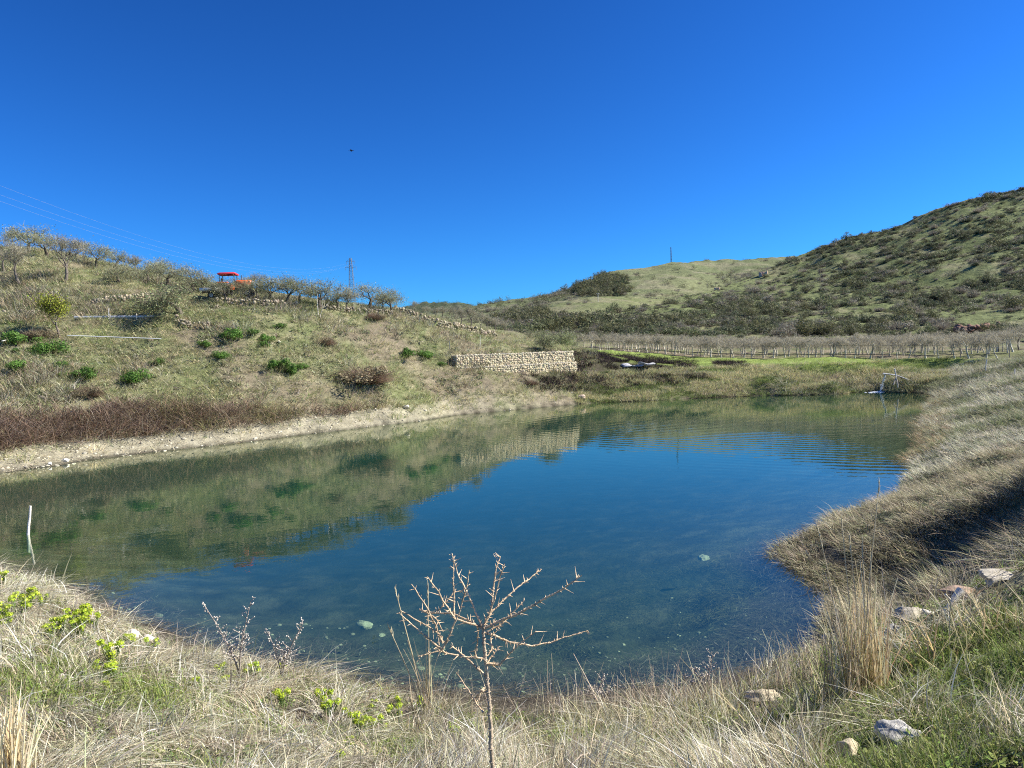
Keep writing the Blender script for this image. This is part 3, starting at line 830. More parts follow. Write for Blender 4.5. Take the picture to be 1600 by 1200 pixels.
# low scrub everywhere on the right hill
u = R.uniform(0, 1, 9000); v = R.uniform(0, 1, 9000) ** .8; q = RH.at(u, v); qx, qy = proj(q)
nz = fbm(q[:, 0] / 12, q[:, 1] / 12, 95, 3)
q = q[(qx < 1640) & (R.random(len(qx)) < ss(.3, .65, nz))][:5200]
for i, p in enumerate(q): items.append(((dark, grey, mid, dark)[i % 4][i % 3], p - [0, 0, .05], R.uniform(.4, .9), .14))
bake('hillside_scrub', items, M_LEAF)

# far wood on the far hill, scrub along its ridge, the copse at the foot
items = []
def fill(loft, n, test, s0, s1, meshes, sub):
    u = R.uniform(0, 1, n); v = R.uniform(0, 1, n); q = loft.at(u, v); x, y = proj(q)
    k = test(x, y)
    for i, p in enumerate(q[R.random(n) < k]): items.append((meshes[i % len(meshes)], p - [0, 0, .3], R.uniform(s0, s1), sub))
def ell(x, y, cx, cy, rx, ry): return np.exp(-(((x - cx) / rx) ** 2 + ((y - cy) / ry) ** 2) ** 2)
fill(H2, 9000, lambda x, y: .9 * ell(x, y, 945, 447, 34, 15) + .5 * ell(x, y, 915, 455, 22, 8), 3.0, 5.0, dark, .3)
fill(H2, 9000, lambda x, y: .30 * band(x, y, 800, 488, 900, 452, 9) + .12 * band(x, y, 720, 490, 800, 480, 10) + .2 * band(x, y, 1010, 470, 1080, 455, 6) + .3 * band(x, y, 1120, 436, 1240, 424, 8) + .03, 1.8, 4.0, dark + grey, .10)
bake('far_woods', items, M_LEAF)
items = []
fill(RH, 14000, lambda x, y: (.55 * ell(x, y, 1010, 512, 62, 15) * (y > 492) + .5 * ell(x, y, 900, 510, 60, 12)) * (R.random(len(x)) < .3), 1.6, 3.4, dark + mid[:1], .3)
fill(H3, 5000, lambda x, y: (.4 * ell(x, y, 900, 507, 80, 11)) + .25 * band(x, y, 780, 505, 850, 490, 8), 1.8, 3.8, dark + grey[:1], .25)
fill(H3, 1500, lambda x, y: .06 + 0 * x, .8, 2.0, dark + grey, .12)
bake('copse', items, M_LEAF)
# mountain woodland
items = []
fill(H1, 5200, lambda x, y: .8 + 0 * x, 6, 10, dark, .03)
bake('mountain_forest', items, M_LEAF)

# dark round tree in the copse and pale-topped tree on the hill
for (x, y, s, lab) in [(965, 489, 3.4, 'very dark rounded tree standing above the copse left of the right hill'), (1180, 461, 3.2, 'pale topped round shrub in the middle of the right hill'), (1350, 395, 0, '')]:
    if not s: continue
    dd = ((RH.PY - y) ** 2 + (RH.U - x) ** 2); j, i = np.unravel_index(np.argmin(dd), dd.shape)
    t = shrub(dark[1] if x < 1000 else grey[1], RH.G[j, i] - [0, 0, .2], s, 'round_tree', lab, None, 'tree', 1.2)

# ------------------------------------------------------------------ vegetation of the left hill (stuff)
def pal(n, cols, w):
    c = np.array(cols)[R.choice(len(cols), n, p=np.array(w) / sum(w))]
    return np.clip(c * R.uniform(.72, 1.28, (n, 1)) * (1 + R.normal(0, .05, (n, 3))), .01, .9)

def tufts(mb, cen, nb, hgt, wid, cols, w, spread=.5, lean=.55, nseg=2, jit=.15, dirbias=(0, 0)):
    """tufts of blades; cen (N,3), hgt (N,)"""
    N = len(cen)
    base = np.repeat(cen, nb, 0); hh = np.repeat(hgt, nb)
    tc = pal(N, cols, w); col = np.repeat(tc, nb, 0) * R.uniform(.75, 1.25, (N * nb, 1))
    a = R.uniform(0, 2 * np.pi, N * nb); rr = R.uniform(0, 1, N * nb) ** .5 * spread * hh
    base = base + np.stack([np.cos(a) * rr, np.sin(a) * rr, np.zeros(N * nb) - .04], 1)
    dz = norm(np.stack([np.cos(a) * lean * R.uniform(.2, 1.2, N * nb) + dirbias[0], np.sin(a) * lean * R.uniform(.2, 1.2, N * nb) + dirbias[1], np.ones(N * nb)], 1) + R.normal(0, jit, (N * nb, 3)))
    bend = np.stack([np.cos(a) * .25, np.sin(a) * .25, -np.full(N * nb, .25)], 1)
    ribbons(mb, base, dz, hh * R.uniform(.5, 1.15, N * nb), np.full(N * nb, wid) * R.uniform(.6, 1.4, N * nb), bend, nseg, np.clip(col, .01, .9))

def land(n, a0, a1, y0, y1, test, powr=1.0):
    """scatter over land with a density that falls with distance"""
    a = R.uniform(a0, a1, n); Y = np.exp(R.uniform(math.log(y0), math.log(y1), n)); X = a * Y
    z = H(X, Y); p = np.stack([X, Y, z], 1)
    x, y = proj(p)
    k = test(x, y, p)
    return p[R.random(n) < k], x, y

STRAW = (.58, .52, .35); PALE = (.68, .64, .49); OLIVE = (.28, .31, .15); GREY = (.42, .40, .30); BROWN = (.30, .24, .165); GREEN = (.17, .27, .07); KHAKI = (.41, .41, .22)
# general grass over the left slope
p, _, _ = land(52000, -1.05, .12, 39, 100, lambda x, y, p: ((p[:, 2] > 1.2) & (x < 930)) * (.35 + .65 * ss(.3, .55, fbm(p[:, 0] * .5, p[:, 1] * .5, 3))))
mb = MB(); k = len(p)
tufts(mb, p, 12, R.uniform(.2, 1.0, k) ** 1.6 * .72 + .14, .042, [KHAKI, STRAW, OLIVE, GREY, BROWN, GREEN], [4, 2.6, 3.2, 2.2, 1.3, .8], spread=.8, lean=.8, nseg=1)
tag(mb.build('hill_grass', M_GRASS), 'dry and olive green grass tussocks covering the left slope', kind='stuff')
# twiggy dry scrub patches in browns and greys
p, _, _ = land(9000, -1.0, .12, 42, 78, lambda x, y, p: ((p[:, 2] > 2.0) & (x < 760)) * ss(.52, .68, fbm(p[:, 0] * .22 + 8, p[:, 1] * .22, 13)))
mb = MB(); k = len(p)
tufts(mb, p, 20, R.uniform(.5, 1.4, k), .034, [BROWN, GREY, (.30, .24, .18), OLIVE], [3, 3, 2, 1], spread=.5, lean=.7, nseg=2, jit=.3)
tag(mb.build('dry_scrub', M_TWIG), 'brown and grey leafless scrub patches on the left slope', kind='stuff')

# bramble thicket in a band above the left shore
def shore_y(x): return np.interp(x, [s[0] for s in shore_far], [s[1] for s in shore_far])
def thick(x, y, p):
    nn = fbm(p[:, 0] * .35, p[:, 1] * .35, 47); y = y - 34 * (nn - .5); top = np.interp(x, [0, 200, 400, 640], [640, 630, 628, 632]); bot = np.interp(x, [0, 200, 400, 500, 640], [700, 684, 664, 650, 636])
    return ((y > top + 8) & (y < bot + 3) & (x < 640) & (p[:, 2] > .9)) * (.5 + .5 * ss(.36, .5, fbm(p[:, 0] * .6, p[:, 1] * .6, 49)))
p, _, _ = land(38000, -1.1, -.1, 40, 62, thick)
mb = MB(); k = len(p)
gn = fbm(p[:, 0] * .3, p[:, 1] * .3, 44)
A = gn < .56
for sel, cols, w in ((A, [(.29, .195, .135), (.37, .275, .20), (.20, .145, .10), (.46, .39, .29)], [4, 3, 3, 1.4]), (~A, [(.27, .26, .12), (.33, .24, .14), (.28, .19, .14)], [3, 2, 2])):
    q = p[sel]
    tufts(mb, q, 13, R.uniform(.9, 1.9, len(q)) * (.65 + .8 * fbm(q[:, 0] * .35 + 4, q[:, 1] * .35, 46)), .028, cols, w, spread=.45, lean=1.2, nseg=3, jit=.5)
tag(mb.build('bramble_thicket', M_TWIG), 'tangled purplish brown brambles in a band above the left shore', kind='stuff')

# reeds and grey-green grass around the toe and far bank
p, _, _ = land(26000, -1.0, .1, 38, 78, lambda x, y, p: ((p[:, 2] > .35) & (p[:, 2] < 1.9) & (x > 560) & (x < 930)) * .8 + ((p[:, 2] > .3) & (p[:, 2] < 1.5) & (x < 560)) * .10)
mb = MB(); k = len(p)
tufts(mb, p, 12, R.uniform(.3, .8, k), .03, [KHAKI, STRAW, OLIVE, (.20, .25, .12)], [3, 2, 3, 1.5], spread=.6, lean=.5, nseg=2)
tag(mb.build('shore_grass', M_GRASS), 'olive and straw coloured grass above the pale left shore', kind='stuff')
# far bank
p, _, _ = land(42000, .05, .80, 70, 92, lambda x, y, p: ((p[:, 2] > .03) & (x > 900) & (x < 1480) & (p[:, 2] < 2.9)) * (.55 + .45 * (y > 574)))
mb = MB(); k = len(p); x_, y_ = proj(p)
g = fbm(p[:, 0] * .3, p[:, 1] * .5, 63)
A = (g > .5)
for sel, cols, w, hs in ((A, [(.16, .22, .07), (.20, .25, .09), OLIVE, (.09, .12, .04)], [3, 3, 2, 2], .7), (~A, [STRAW, KHAKI, OLIVE, (.42, .38, .27)], [2, 3, 2, 2], 1.0)):
    q = p[sel]; tufts(mb, q, 10, R.uniform(.25, .75, len(q)) * hs, .035, cols, w, spread=.6, lean=.5, nseg=1)
tag(mb.build('far_bank_grass', M_GRASS), 'green and straw grass on the far bank below the meadow', kind='stuff')
p, _, _ = land(22000, .05, .85, 74, 118, lambda x, y, p: ((p[:, 2] > 2.3) & (x > 890) & (x < 1620) & (p[:, 1] < np.interp(p[:, 0], [8, 52], [112, 74]) + 2)) * .8)
mb = MB(); k = len(p)
tufts(mb, p, 7, R.uniform(.08, .2, k), .04, [(.26, .34, .08), (.33, .38, .12), (.19, .25, .06)], [3, 2, 2], spread=1.6, lean=.7, nseg=1)
tag(mb.build('meadow_grass', M_GRASS), 'short bright green grass in front of the trellised orchard', kind='stuff')
# very dark brush on the terraces right of the gabion wall
def terr(x, y, p):
    t = np.maximum.reduce([band(x, y, 905, 556, 1080, 574, 7), band(x, y, 905, 572, 960, 578, 6), band(x, y, 820, 594, 1100, 590, 8), band(x, y, 850, 604, 950, 606, 7) * .7, band(x, y, 1120, 569, 1165, 570, 3.5)])
    return t * (p[:, 2] > .5) * ss(.40, .54, fbm(p[:, 0] * .55, p[:, 1] * .9, 191))
p, _, _ = land(42000, 0, .45, 68, 95, terr)
mb = MB(); k = len(p)
tufts(mb, p, 11, R.uniform(.25, .8, k), .035, [(.06, .045, .038), (.10, .07, .055), (.17, .11, .10), (.035, .03, .028)], [4, 3, 2, 3], spread=.5, lean=.9, nseg=2, jit=.4)
tag(mb.build('dark_brush', M_TWIG), 'blackened brush on the terraces right of the gabion wall', kind='stuff')

# bright green bushes on the left slope
gsh = []
for _ in range(4):
    gsh.append(make_shrub('green_bush', (.11, .21, .04), 1300, .075, flat=.75, twig=(.12, .14, .06)))
GG = 'bright green rounded bushes dotted over the left slope'
for i, (x, y, w) in enumerate([(24, 530, 18), (76, 545, 20), (27, 576, 17), (98, 571, 9), (130, 586, 20), (212, 588, 20), (247, 568, 9), (362, 527, 14), (415, 529, 10), (345, 555, 13), (438, 512, 8), (440, 574, 15), (455, 580, 12), (470, 575, 9), (395, 520, 9), (320, 540, 9), (637, 553, 12), (664, 555, 11), (690, 572, 6), (413, 540, 8), (25, 548, 8)]):
    q, d = hit(x, y + w * .45); s = w * d / FPX * 1.2
    shrub(gsh[i % 4], Z(q, -.05), s, 'green_bush', 'bright green rounded bush on the left slope', GG, 'bush', 1.05)
bb = make_shrub('brown_bush', (.24, .20, .12), 1500, .05, twig=(.27, .19, .14), tn=1500)
for x, y, w, lab in [(575, 600, 48, 'large rounded russet bush in the middle of the left slope'), (512, 540, 20, 'dark brown bush at the middle height of the slope above the russet bush'), (385, 640, 0, ''), (140, 618, 24, 'dark grey brown bush just above the bramble thicket'), (55, 532, 22, 'dark leafless bush left of the yellow green young tree'), (830, 604, 14, 'small reddish bush in front of the gabion wall'), (585, 500, 16, 'brown twiggy bush below the stone wall near the pylon')]:
    if not w: continue
    q, d = hit(x, y); s = w * d / FPX * .9
    shrub(bb, Z(q, -.1), s, 'brown_bush', lab, None, 'bush', .8 if w > 30 else .8)

# small bare white tree below the crest trees
q, d = hit(500, 496)
t = MB(); S = []
T_ = []; grow(S, T_, np.zeros(3), np.array([0, 0, 1.0]), .9, .04, 0, dict(ORCH, spread=.6, up=[.4, .2, .1], max=2, tw=1)); tubes(t, [s[:4] for s in S], 5, (.55, .5, .42))
poly_tube(t, [(-.15, 0, .2), (-.2, 0, 1.6), (-.12, 0, 2.2)], .05, 6, (.6, .54, .45), .02)
tag(t.build('dead_sapling', M_BARK, None, True, Z(q)), 'pale dead sapling with a broken stem on the slope under the crest trees', 'tree')
# ------------------------------------------------------------------ stones and walls
def gabion():
    A = P(716, 583, 70.5); B = P(902, 578, 79.5)
    zt = P(716, 553, 70.5)[2]; zb = min(A[2], B[2]) - .35
    L = np.linalg.norm((B - A)[:2]); ang = math.atan2(B[1] - A[1], B[0] - A[0])
    root = empty('gabion_wall', (A[0], A[1], zb), 'long two tier gabion wall of pale yellow stones facing the pond', 'gabion wall', rz=ang)
    hgt = (P(900, 550, 79.5)[2] + zt) / 2 - zb
    ht = hgt / 2
    for tier in range(2):
        b = MB(); off = -.0 if tier == 0 else .25
        x0, x1 = (0.0 if tier else .35), (L if tier == 0 else L - .2)
        nx = int((x1 - x0) / .21); nz = max(4, int(ht / .19))
        box(b, ((x0 + x1) / 2, .52 + off, tier * ht + ht / 2), (x1 - x0 - .1, .90, ht - .12), (.50, .43, .29))
        for j in range(nz):
            for i in range(nx):
                p = (x0 + (i + .5 + R.uniform(-.3, .3)) * (x1 - x0) / nx, .1 + off + R.uniform(-.03, .04), tier * ht + (j + .5 + R.uniform(-.25, .25)) * ht / nz)
                rocks(b, [np.array(p)], [(R.uniform(.10, .21), .14, R.uniform(.09, .19))], (.64, .55, .36) if R.random() > .08 else (.54, .46, .31), .09)
        for i in range(nx):                                  # top and end stones
            for yy in (.35, .62, .9):
                rocks(b, [np.array((x0 + (i + .5) * (x1 - x0) / nx, yy + off, tier * ht + ht - .1))], [(.13, .14, .1)], (.6, .52, .36), .2)
        for j in range(nz):
            for yy in (.3, .6, .88):
                for xx in (x0 + .05, x1 - .05):
                    rocks(b, [np.array((xx, yy + off, tier * ht + (j + .5) * ht / nz))], [(.1, .14, .12)], (.55, .47, .33), .2)
        tb = b.build('tier', M_ROCK, root)
        w = MB(); segs = []
        for i in range(int(L) + 1):
            xx = x0 + min(i * 1.0, x1 - x0); segs.append(((xx, off - .04, tier * ht), (xx, off - .04, tier * ht + ht), .012, .012)); segs.append(((xx, off - .04, tier * ht + ht), (xx, off + 1.0, tier * ht + ht + .02), .012, .012))
        for zz in (.03, ht - .02): segs.append(((x0, off - .04, tier * ht + zz), (x1, off - .04, tier * ht + zz), .014, .014))
        m = int((x1 - x0) / .3)
        for i in range(m):
            xx = x0 + i * .3
            for s_ in (1, -1):
                for q_ in range(int(ht / .3)):
                    segs.append(((xx + (.15 if s_ > 0 else .15), off - .045, tier * ht + q_ * .3), (xx + .15 + s_ * .15, off - .045, tier * ht + q_ * .3 + .3), .004, .004))
        tubes(w, segs, 4, (.35, .33, .3)); w.build('wire_cage', M_WIRE, tb)
gabion()

def dry_wall(name, pix, label, h, cat='stone wall', col=(.33, .28, .20), step=.22, tiers=2, sz=(.08, .2)):
    pts = [hit(x, y)[0] for x, y in pix]
    b = MB(); o = Z(pts[0])
    for a, c in zip(pts[:-1], pts[1:]):
        L = np.linalg.norm((c - a)[:2]); n = max(2, int(L / step))
        for i in range(n):
            q = a + (c - a) * (i / n)
            for t in range(tiers):
                s = R.uniform(*sz); z = H(q[0], q[1])[0] + t * h / tiers + .1
                rocks(b, [np.array([q[0] + R.normal(0, .12), q[1] - .1 + R.normal(0, .12) + t * .06, z]) - o], [(s * R.uniform(.7, 1.3), s * .8, s * R.uniform(.5, 1.25))], col, .25)
    return tag(b.build(name, M_ROCK, None, False, o), label, cat)
dry_wall('dry_stone_wall', [(618, 488), (640, 494), (670, 505), (700, 514), (740, 521), (775, 526)], 'rubble wall of large upright stones descending right from the crest trees', .8, tiers=3, sz=(.09, .24), col=(.36, .31, .21))
dry_wall('terrace_wall', [(334, 474), (370, 477), (410, 480), (465, 481)], 'low terrace wall of tan stones below the tractor', .55, tiers=2)
dry_wall('crest_wall', [(510, 485), (550, 488), (590, 491), (615, 490)], 'thin broken wall of tan stones under the pylon', .45, tiers=2)
dry_wall('stone_bank', [(145, 478), (180, 474), (215, 470), (240, 466)], 'stony bank of loose tan rubble above the metal trough', .5, tiers=3, col=(.38, .32, .23))
dry_wall('stone_heap', [(275, 506), (295, 513), (330, 517)], 'heap of pale rubble below the broad green tree', .6, 'stone heap', tiers=3)
dry_wall('rubble_line', [(0, 492), (30, 491), (70, 490)], 'line of pale rubble at the left edge of the slope', .3, 'stones', tiers=1)

# pebbles of the pale toe (uncountable)
p, _, _ = land(60000, -1.0, .12, 37, 76, lambda x, y, p: ((p[:, 2] > -.05) & (p[:, 2] < 1.3) & (x < 920)) * (.55 - .35 * ss(600, 760, x)))
mb = MB(); NP = int(len(p) * .3); sel = p[:NP]
for q in sel:
    s = R.uniform(.03, .12) * (1.6 if R.random() < .06 else 1); V = rock_verts((s, s, s * .6))
    mb.add(V[:] + q, tris=ICOT, col=np.array((.50, .46, .35)) * R.uniform(.5, 1.25))
tag(mb.build('shore_pebbles', M_ROCK), 'pale pebbles and clods along the left shore', kind='stuff')
# straw litter on the toe
mb = MB(); q = p[NP:]; k = len(q)
a = R.uniform(0, 6.28, k * 4); d = np.stack([np.cos(a), np.sin(a), R.uniform(0, .35, k * 4)], 1)
ribbons(mb, np.repeat(q, 4, 0) + R.normal(0, .12, (k * 4, 3)) * [1, 1, .2] + [0, 0, .05], norm(d), R.uniform(.15, .5, k * 4), np.full(k * 4, .03), R.normal(0, .15, (k * 4, 3)), 1, pal(k * 4, [(.60, .55, .42), (.45, .40, .29), (.3, .26, .19)], [3, 2, 1]))
tag(mb.build('straw_litter', M_GRASS), 'bleached straw litter on the left shore', kind='stuff')

CLEAR = []
def stone(px, py, w, label, col=(.55, .5, .4), ar=(1, .8, .7), name='stone', on=None, hi=True, sink=.25, pos=None, rot=None):
    if pos is not None: q = np.array(pos); d = q[1]
    elif on == 'water': q = W(px, py, 0); d = q[1]
    else: q, d = hit(px, py); q = Z(q)
    s = w * d / FPX / 2
    CLEAR.append((q[0], q[1] - s * .5, s * 1.3 + .05))
    b = MB(); V = rock_verts((s * ar[0], s * ar[1], s * ar[2]), hi=hi, turn=rot)
    b.add(V, tris=ICO4T if hi else ICOT, col=col)
    o = b.build(name, M_ROCKN, None, True, q + [0, 0, s * ar[2] * (.75 - sink)])
    return tag(o, label, 'stone')
stone(102, 722, 12, 'larger of the two white stones at the left waterline', (.85, .83, .78))
stone(78, 726, 7, 'smaller of the two white stones at the left waterline', (.85, .83, .78))
stone(635, 640, 12, 'angular pale rock on the shore near the middle of the left bank', (.6, .55, .43))
stone(909, 624, 13, 'tan boulder at the corner where the left shore meets the far bank', (.55, .42, .32))
stone(437, 538, 7, 'single pale rock lying on the slope between green bushes', (.66, .6, .5))
# grey ash slab on the dark terrace
q, d = hit(985, 574)
b = MB(); 
for i in range(9): b.add(rock_verts((R.uniform(.5, 1.1), R.uniform(.4, .8), .16)) + [R.uniform(-2.2, 2.2), R.uniform(-.8, .8), R.uniform(-.05, .2)], tris=ICOT, col=np.array((.42, .42, .43)) * R.uniform(.8, 1.1))
tag(b.build('rock_outcrop', M_ROCK, None, False, Z(q, .1)), 'flat light grey outcrop among the blackened terraces', 'rock')

# ------------------------------------------------------------------ man-made things
# tractor
q = P(356, 468, 70); q = Z(q); 
tr_ = empty('tractor', q, 'orange tractor with a red roof parked behind the crest trees', 'tractor', rz=math.radians(8))
RED = (.62, .045, .055); ORG = (.75, .16, .045)
b = MB(); box(b, (.15, 0, 2.22), (1.75, 1.5, .16), RED, bev=.07); box(b, (.15, 0, 2.32), (1.4, 1.2, .07), RED, bev=.03); b.build('roof', M_PAINTC, tr_)
for sx in (-.55, .85):
    for sy in (-.62, .62):
        b = MB(); poly_tube(b, [(sx, sy, 1.0), (sx * .95, sy, 2.16)], .04, 6, (.05, .05, .05)); b.build('roof_post', M_PAINTC, tr_)
b = MB(); box(b, (1.55, 0, 1.25), (1.55, .8, .75), ORG, bev=.12); box(b, (2.3, 0, 1.15), (.14, .7, .6), (.04, .04, .04), bev=.03); h_ = b.build('hood', M_PAINTC, tr_)
for sy in (-.28, .28):
    b = MB(); poly_tube(b, [(2.36, sy, 1.42), (2.42, sy, 1.42)], .09, 10, (.85, .85, .8)); b.build('headlight', M_PAINTC, h_)
b = MB(); box(b, (.0, 0, .95), (1.5, .95, .5), ORG, bev=.08); 
for sy in (-.72, .72): box(b, (-.25, sy, 1.38), (1.1, .3, .12), ORG, bev=.05)
box(b, (1.2, 0, .75), (1.9, .45, .3), (.06, .06, .06), bev=.04); b.build('chassis', M_PAINTC, tr_)
b = MB(); box(b, (-.2, 0, 1.3), (.5, .5, .14), (.05, .05, .05), bev=.05); box(b, (-.45, 0, 1.6), (.12, .5, .5), (.05, .05, .05), bev=.04); b.build('seat', M_PAINTC, tr_)
b = MB()
for k in range(16):
    a0, a1 = k * math.pi / 8, (k + 1) * math.pi / 8
    tubes(b, [(np.array([.55 + .03 * math.cos(a0), .2 * math.cos(a0), 1.62 + .2 * math.sin(a0)]), np.array([.55 + .03 * math.cos(a1), .2 * math.cos(a1), 1.62 + .2 * math.sin(a1)]), .018, .018)], 5, (.04, .04, .04))
poly_tube(b, [(.55, 0, 1.62), (.9, 0, 1.3)], .02, 6, (.04, .04, .04)); b.build('steering_wheel', M_PAINTC, tr_)
def wheel(parent, x, y, r, w, rimc):
    b = MB(); n = 22; prof = [(r * .58, -w * .5), (r * .93, -w * .5), (r, -w * .3), (r, w * .3), (r * .93, w * .5), (r * .58, w * .5)]
    V = []; Q = []
    for i in range(n):
        a = 2 * math.pi * i / n
        for (rr, yy) in prof:
            k2 = 1.0 if rr < r * .95 else (1.03 if i % 2 else .97)
            V.append((x + rr * k2 * math.cos(a), y + yy, r + rr * k2 * math.sin(a)))
    m = len(prof)
    for i in range(n):
        for j in range(m): Q.append((i * m + j, i * m + (j + 1) % m, ((i + 1) % n) * m + (j + 1) % m, ((i + 1) % n) * m + j))
    b.add(V, quads=Q, col=(.03, .03, .03)); t = b.build('wheel', M_RUBBER, parent)
    b = MB(); poly_tube(b, [(x, y - w * .3, r), (x, y + w * .3, r)], r * .58, 18, rimc); poly_tube(b, [(x, y - w * .42, r), (x, y + w * .42, r)], r * .18, 10, (.4, .4, .38)); b.build('rim', M_PAINTC, t)
for sy in (-.72, .72):
    wheel(tr_, -.3, sy, .68, .34, (.75, .72, .65)); wheel(tr_, 2.0, sy * .85, .42, .22, (.75, .72, .65))
b = MB(); poly_tube(b, [(1.3, .25, 1.6), (1.3, .25, 2.15)], .035, 7, (.06, .06, .06)); b.build('exhaust_pipe', M_PAINTC, tr_)
# trailer
q2 = Z(P(333, 467, 69.2))
tl = empty('trailer', q2, 'low flat trailer with white side behind the tractor', 'trailer', rz=math.radians(8))
b = MB(); box(b, (0, 0, .72), (2.0, 1.4, .1), (.25, .2, .15), bev=.02); b.build('bed', M_PAINTC, tl)
b = MB(); box(b, (0, -.72, .88), (2.0, .04, .26), (.75, .75, .72)); box(b, (0, .72, .88), (2.0, .04, .26), (.75, .75, .72)); b.build('side_board', M_PAINTC, tl)
for sy in (-.6, .6): wheel(tl, 0, sy, .33, .2, (.5, .5, .5))
b = MB(); poly_tube(b, [(1.0, 0, .6), (1.7, 0, .5)], .04, 6, (.1, .1, .1)); b.build('drawbar', M_PAINTC, tl)

# lattice pylon
def lattice(px, pyb, pyt, D, wb, wt, name, label, arms=True, n=9, r=.09):
    base = P(px, pyb, D); top = P(px, pyt, D)
    h = top[2] - base[2]; root = empty(name, base, label, 'pylon')
    b = MB(); S = []
    L_ = [np.array([sx, sy, 0.0]) for sx, sy in ((-1, -1), (1, -1), (1, 1), (-1, 1))]
    f = lambda t: wb / 2 * (1 - t) + wt / 2 * t
    for k in range(n):
        t0, t1 = k / n, (k + 1) / n
        for i in range(4):
            a, c = L_[i], L_[(i + 1) % 4]
            z0, z1 = np.array([0, 0, h * t0]), np.array([0, 0, h * t1])
            S.append((a * f(t0) + z0, a * f(t1) + z1, r, r)); S.append((a * f(t0) + z0, c * f(t1) + z1, r * .6, r * .6)); S.append((c * f(t0) + z0, a * f(t1) + z1, r * .6, r * .6))
            S.append((a * f(t1) + z1, c * f(t1) + z1, r * .6, r * .6))
    tubes(b, S, 4, (.25, .25, .27)); b.build('lattice_mast', M_STEEL, root)
    if arms:
        for t, wd in ((.80, 1.7), (.92, 1.3)):
            b = MB(); z = h * t
            for s_ in (-1, 1):
                for yy in (-.3, .3): poly_tube(b, [(s_ * .2, yy, z), (s_ * wd, 0, z + .15)], r * .7, 4, (.25, .25, .27))
                poly_tube(b, [(s_ * .2, 0, z + .9), (s_ * wd, 0, z + .15)], r * .6, 4, (.25, .25, .27))
                poly_tube(b, [(s_ * wd, 0, z + .15), (s_ * wd, 0, z - .8)], r * .9, 6, (.35, .25, .2))
            b.build('crossarm', M_STEEL, root)
    return root
lattice(551, 478, 403, 230, 2.0, .6, 'lattice_pylon', 'grey lattice pylon rising behind the crest trees of the left hill', True, 9, .045)
lattice(1049, 412, 386, 672, 1.0, .5, 'radio_mast', 'thin dark mast on top of the far hill', False, 6, .08)['category'] = 'mast'
q = P(935, 480, 335); b = MB(); poly_tube(b, [(0, 0, -3), (0, 0, 6.5)], .16, 6, (.5, .47, .4)); poly_tube(b, [(-.9, 0, 6.1), (.9, 0, 6.1)], .1, 4, (.4, .38, .35))
tag(b.build('utility_pole', M_BARK, None, False, q), 'slim utility pole on the pale slope below the dark wood', 'utility pole')

# overhead cables, upper left
A0 = [(-160, 226, 60), (-160, 244, 60), (-160, 256, 60)]
A1 = [(550, 409, 229), (553, 412, 230), (548, 414, 231)]
for i, (a, c, lab) in enumerate(zip(A0, A1, ['uppermost of the three overhead cables at the upper left', 'middle of the three overhead cables at the upper left', 'lowest of the three overhead cables at the upper left'])):
    p0 = P(*a); p1 = P(*c); pts = []
    for t in np.linspace(0, 1, 40):
        q = p0 * (1 - t) + p1 * t; q = q - np.array([0, 0, 5.5 * 4 * t * (1 - t)]); pts.append(q - p0)
    b = MB(); poly_tube(b, pts, .0055, 4, (.34, .38, .44)); tag(b.build('overhead_cable', M_METAL, None, False, p0), lab, 'cable')

# bird
q = P(549, 235.5, 105); b = MB()
V = ICO * [.24, .07, .07]; b.add(V, tris=ICOT, col=(.02, .02, .02)); b.add([(-.2, 0, 0), (-.42, .06, .01), (-.42, -.06, .01), (-.3, 0, .03)], tris=[(0, 1, 3), (0, 3, 2), (1, 2, 3), (0, 2, 1)], col=(.02, .02, .02))
b.add(ICO * [.07, .05, .05] + [.25, 0, .02], tris=ICOT, col=(.02, .02, .02)); b.add([(.30, .015, .02), (.30, -.015, .02), (.38, 0, .01), (.3, 0, .04)], tris=[(0, 1, 2), (0, 2, 3), (1, 3, 2), (0, 3, 1)], col=(.02, .02, .02))
bo = b.build('bird', M_TWIG, None, True, q); tag(bo, 'small dark bird gliding in the blue sky', 'bird')
for s_ in (-1, 1):
    w = MB(); V = [(.1, .03 * s_, .02), (-.1, .03 * s_, .02), (.06, .28 * s_, .10), (-.12, .26 * s_, .09), (-.04, .55 * s_, .04), (-.12, .5 * s_, .035)]; V2 = [(a, b_, c - .012) for a, b_, c in V]
    w.add(V + V2, quads=[(0, 1, 3, 2), (2, 3, 5, 4), (6, 8, 9, 7), (8, 10, 11, 9), (0, 2, 8, 6), (2, 4, 10, 8), (1, 7, 9, 3), (3, 9, 11, 5)], col=(.02, .02, .02)); w.build('wing', M_TWIG, bo)

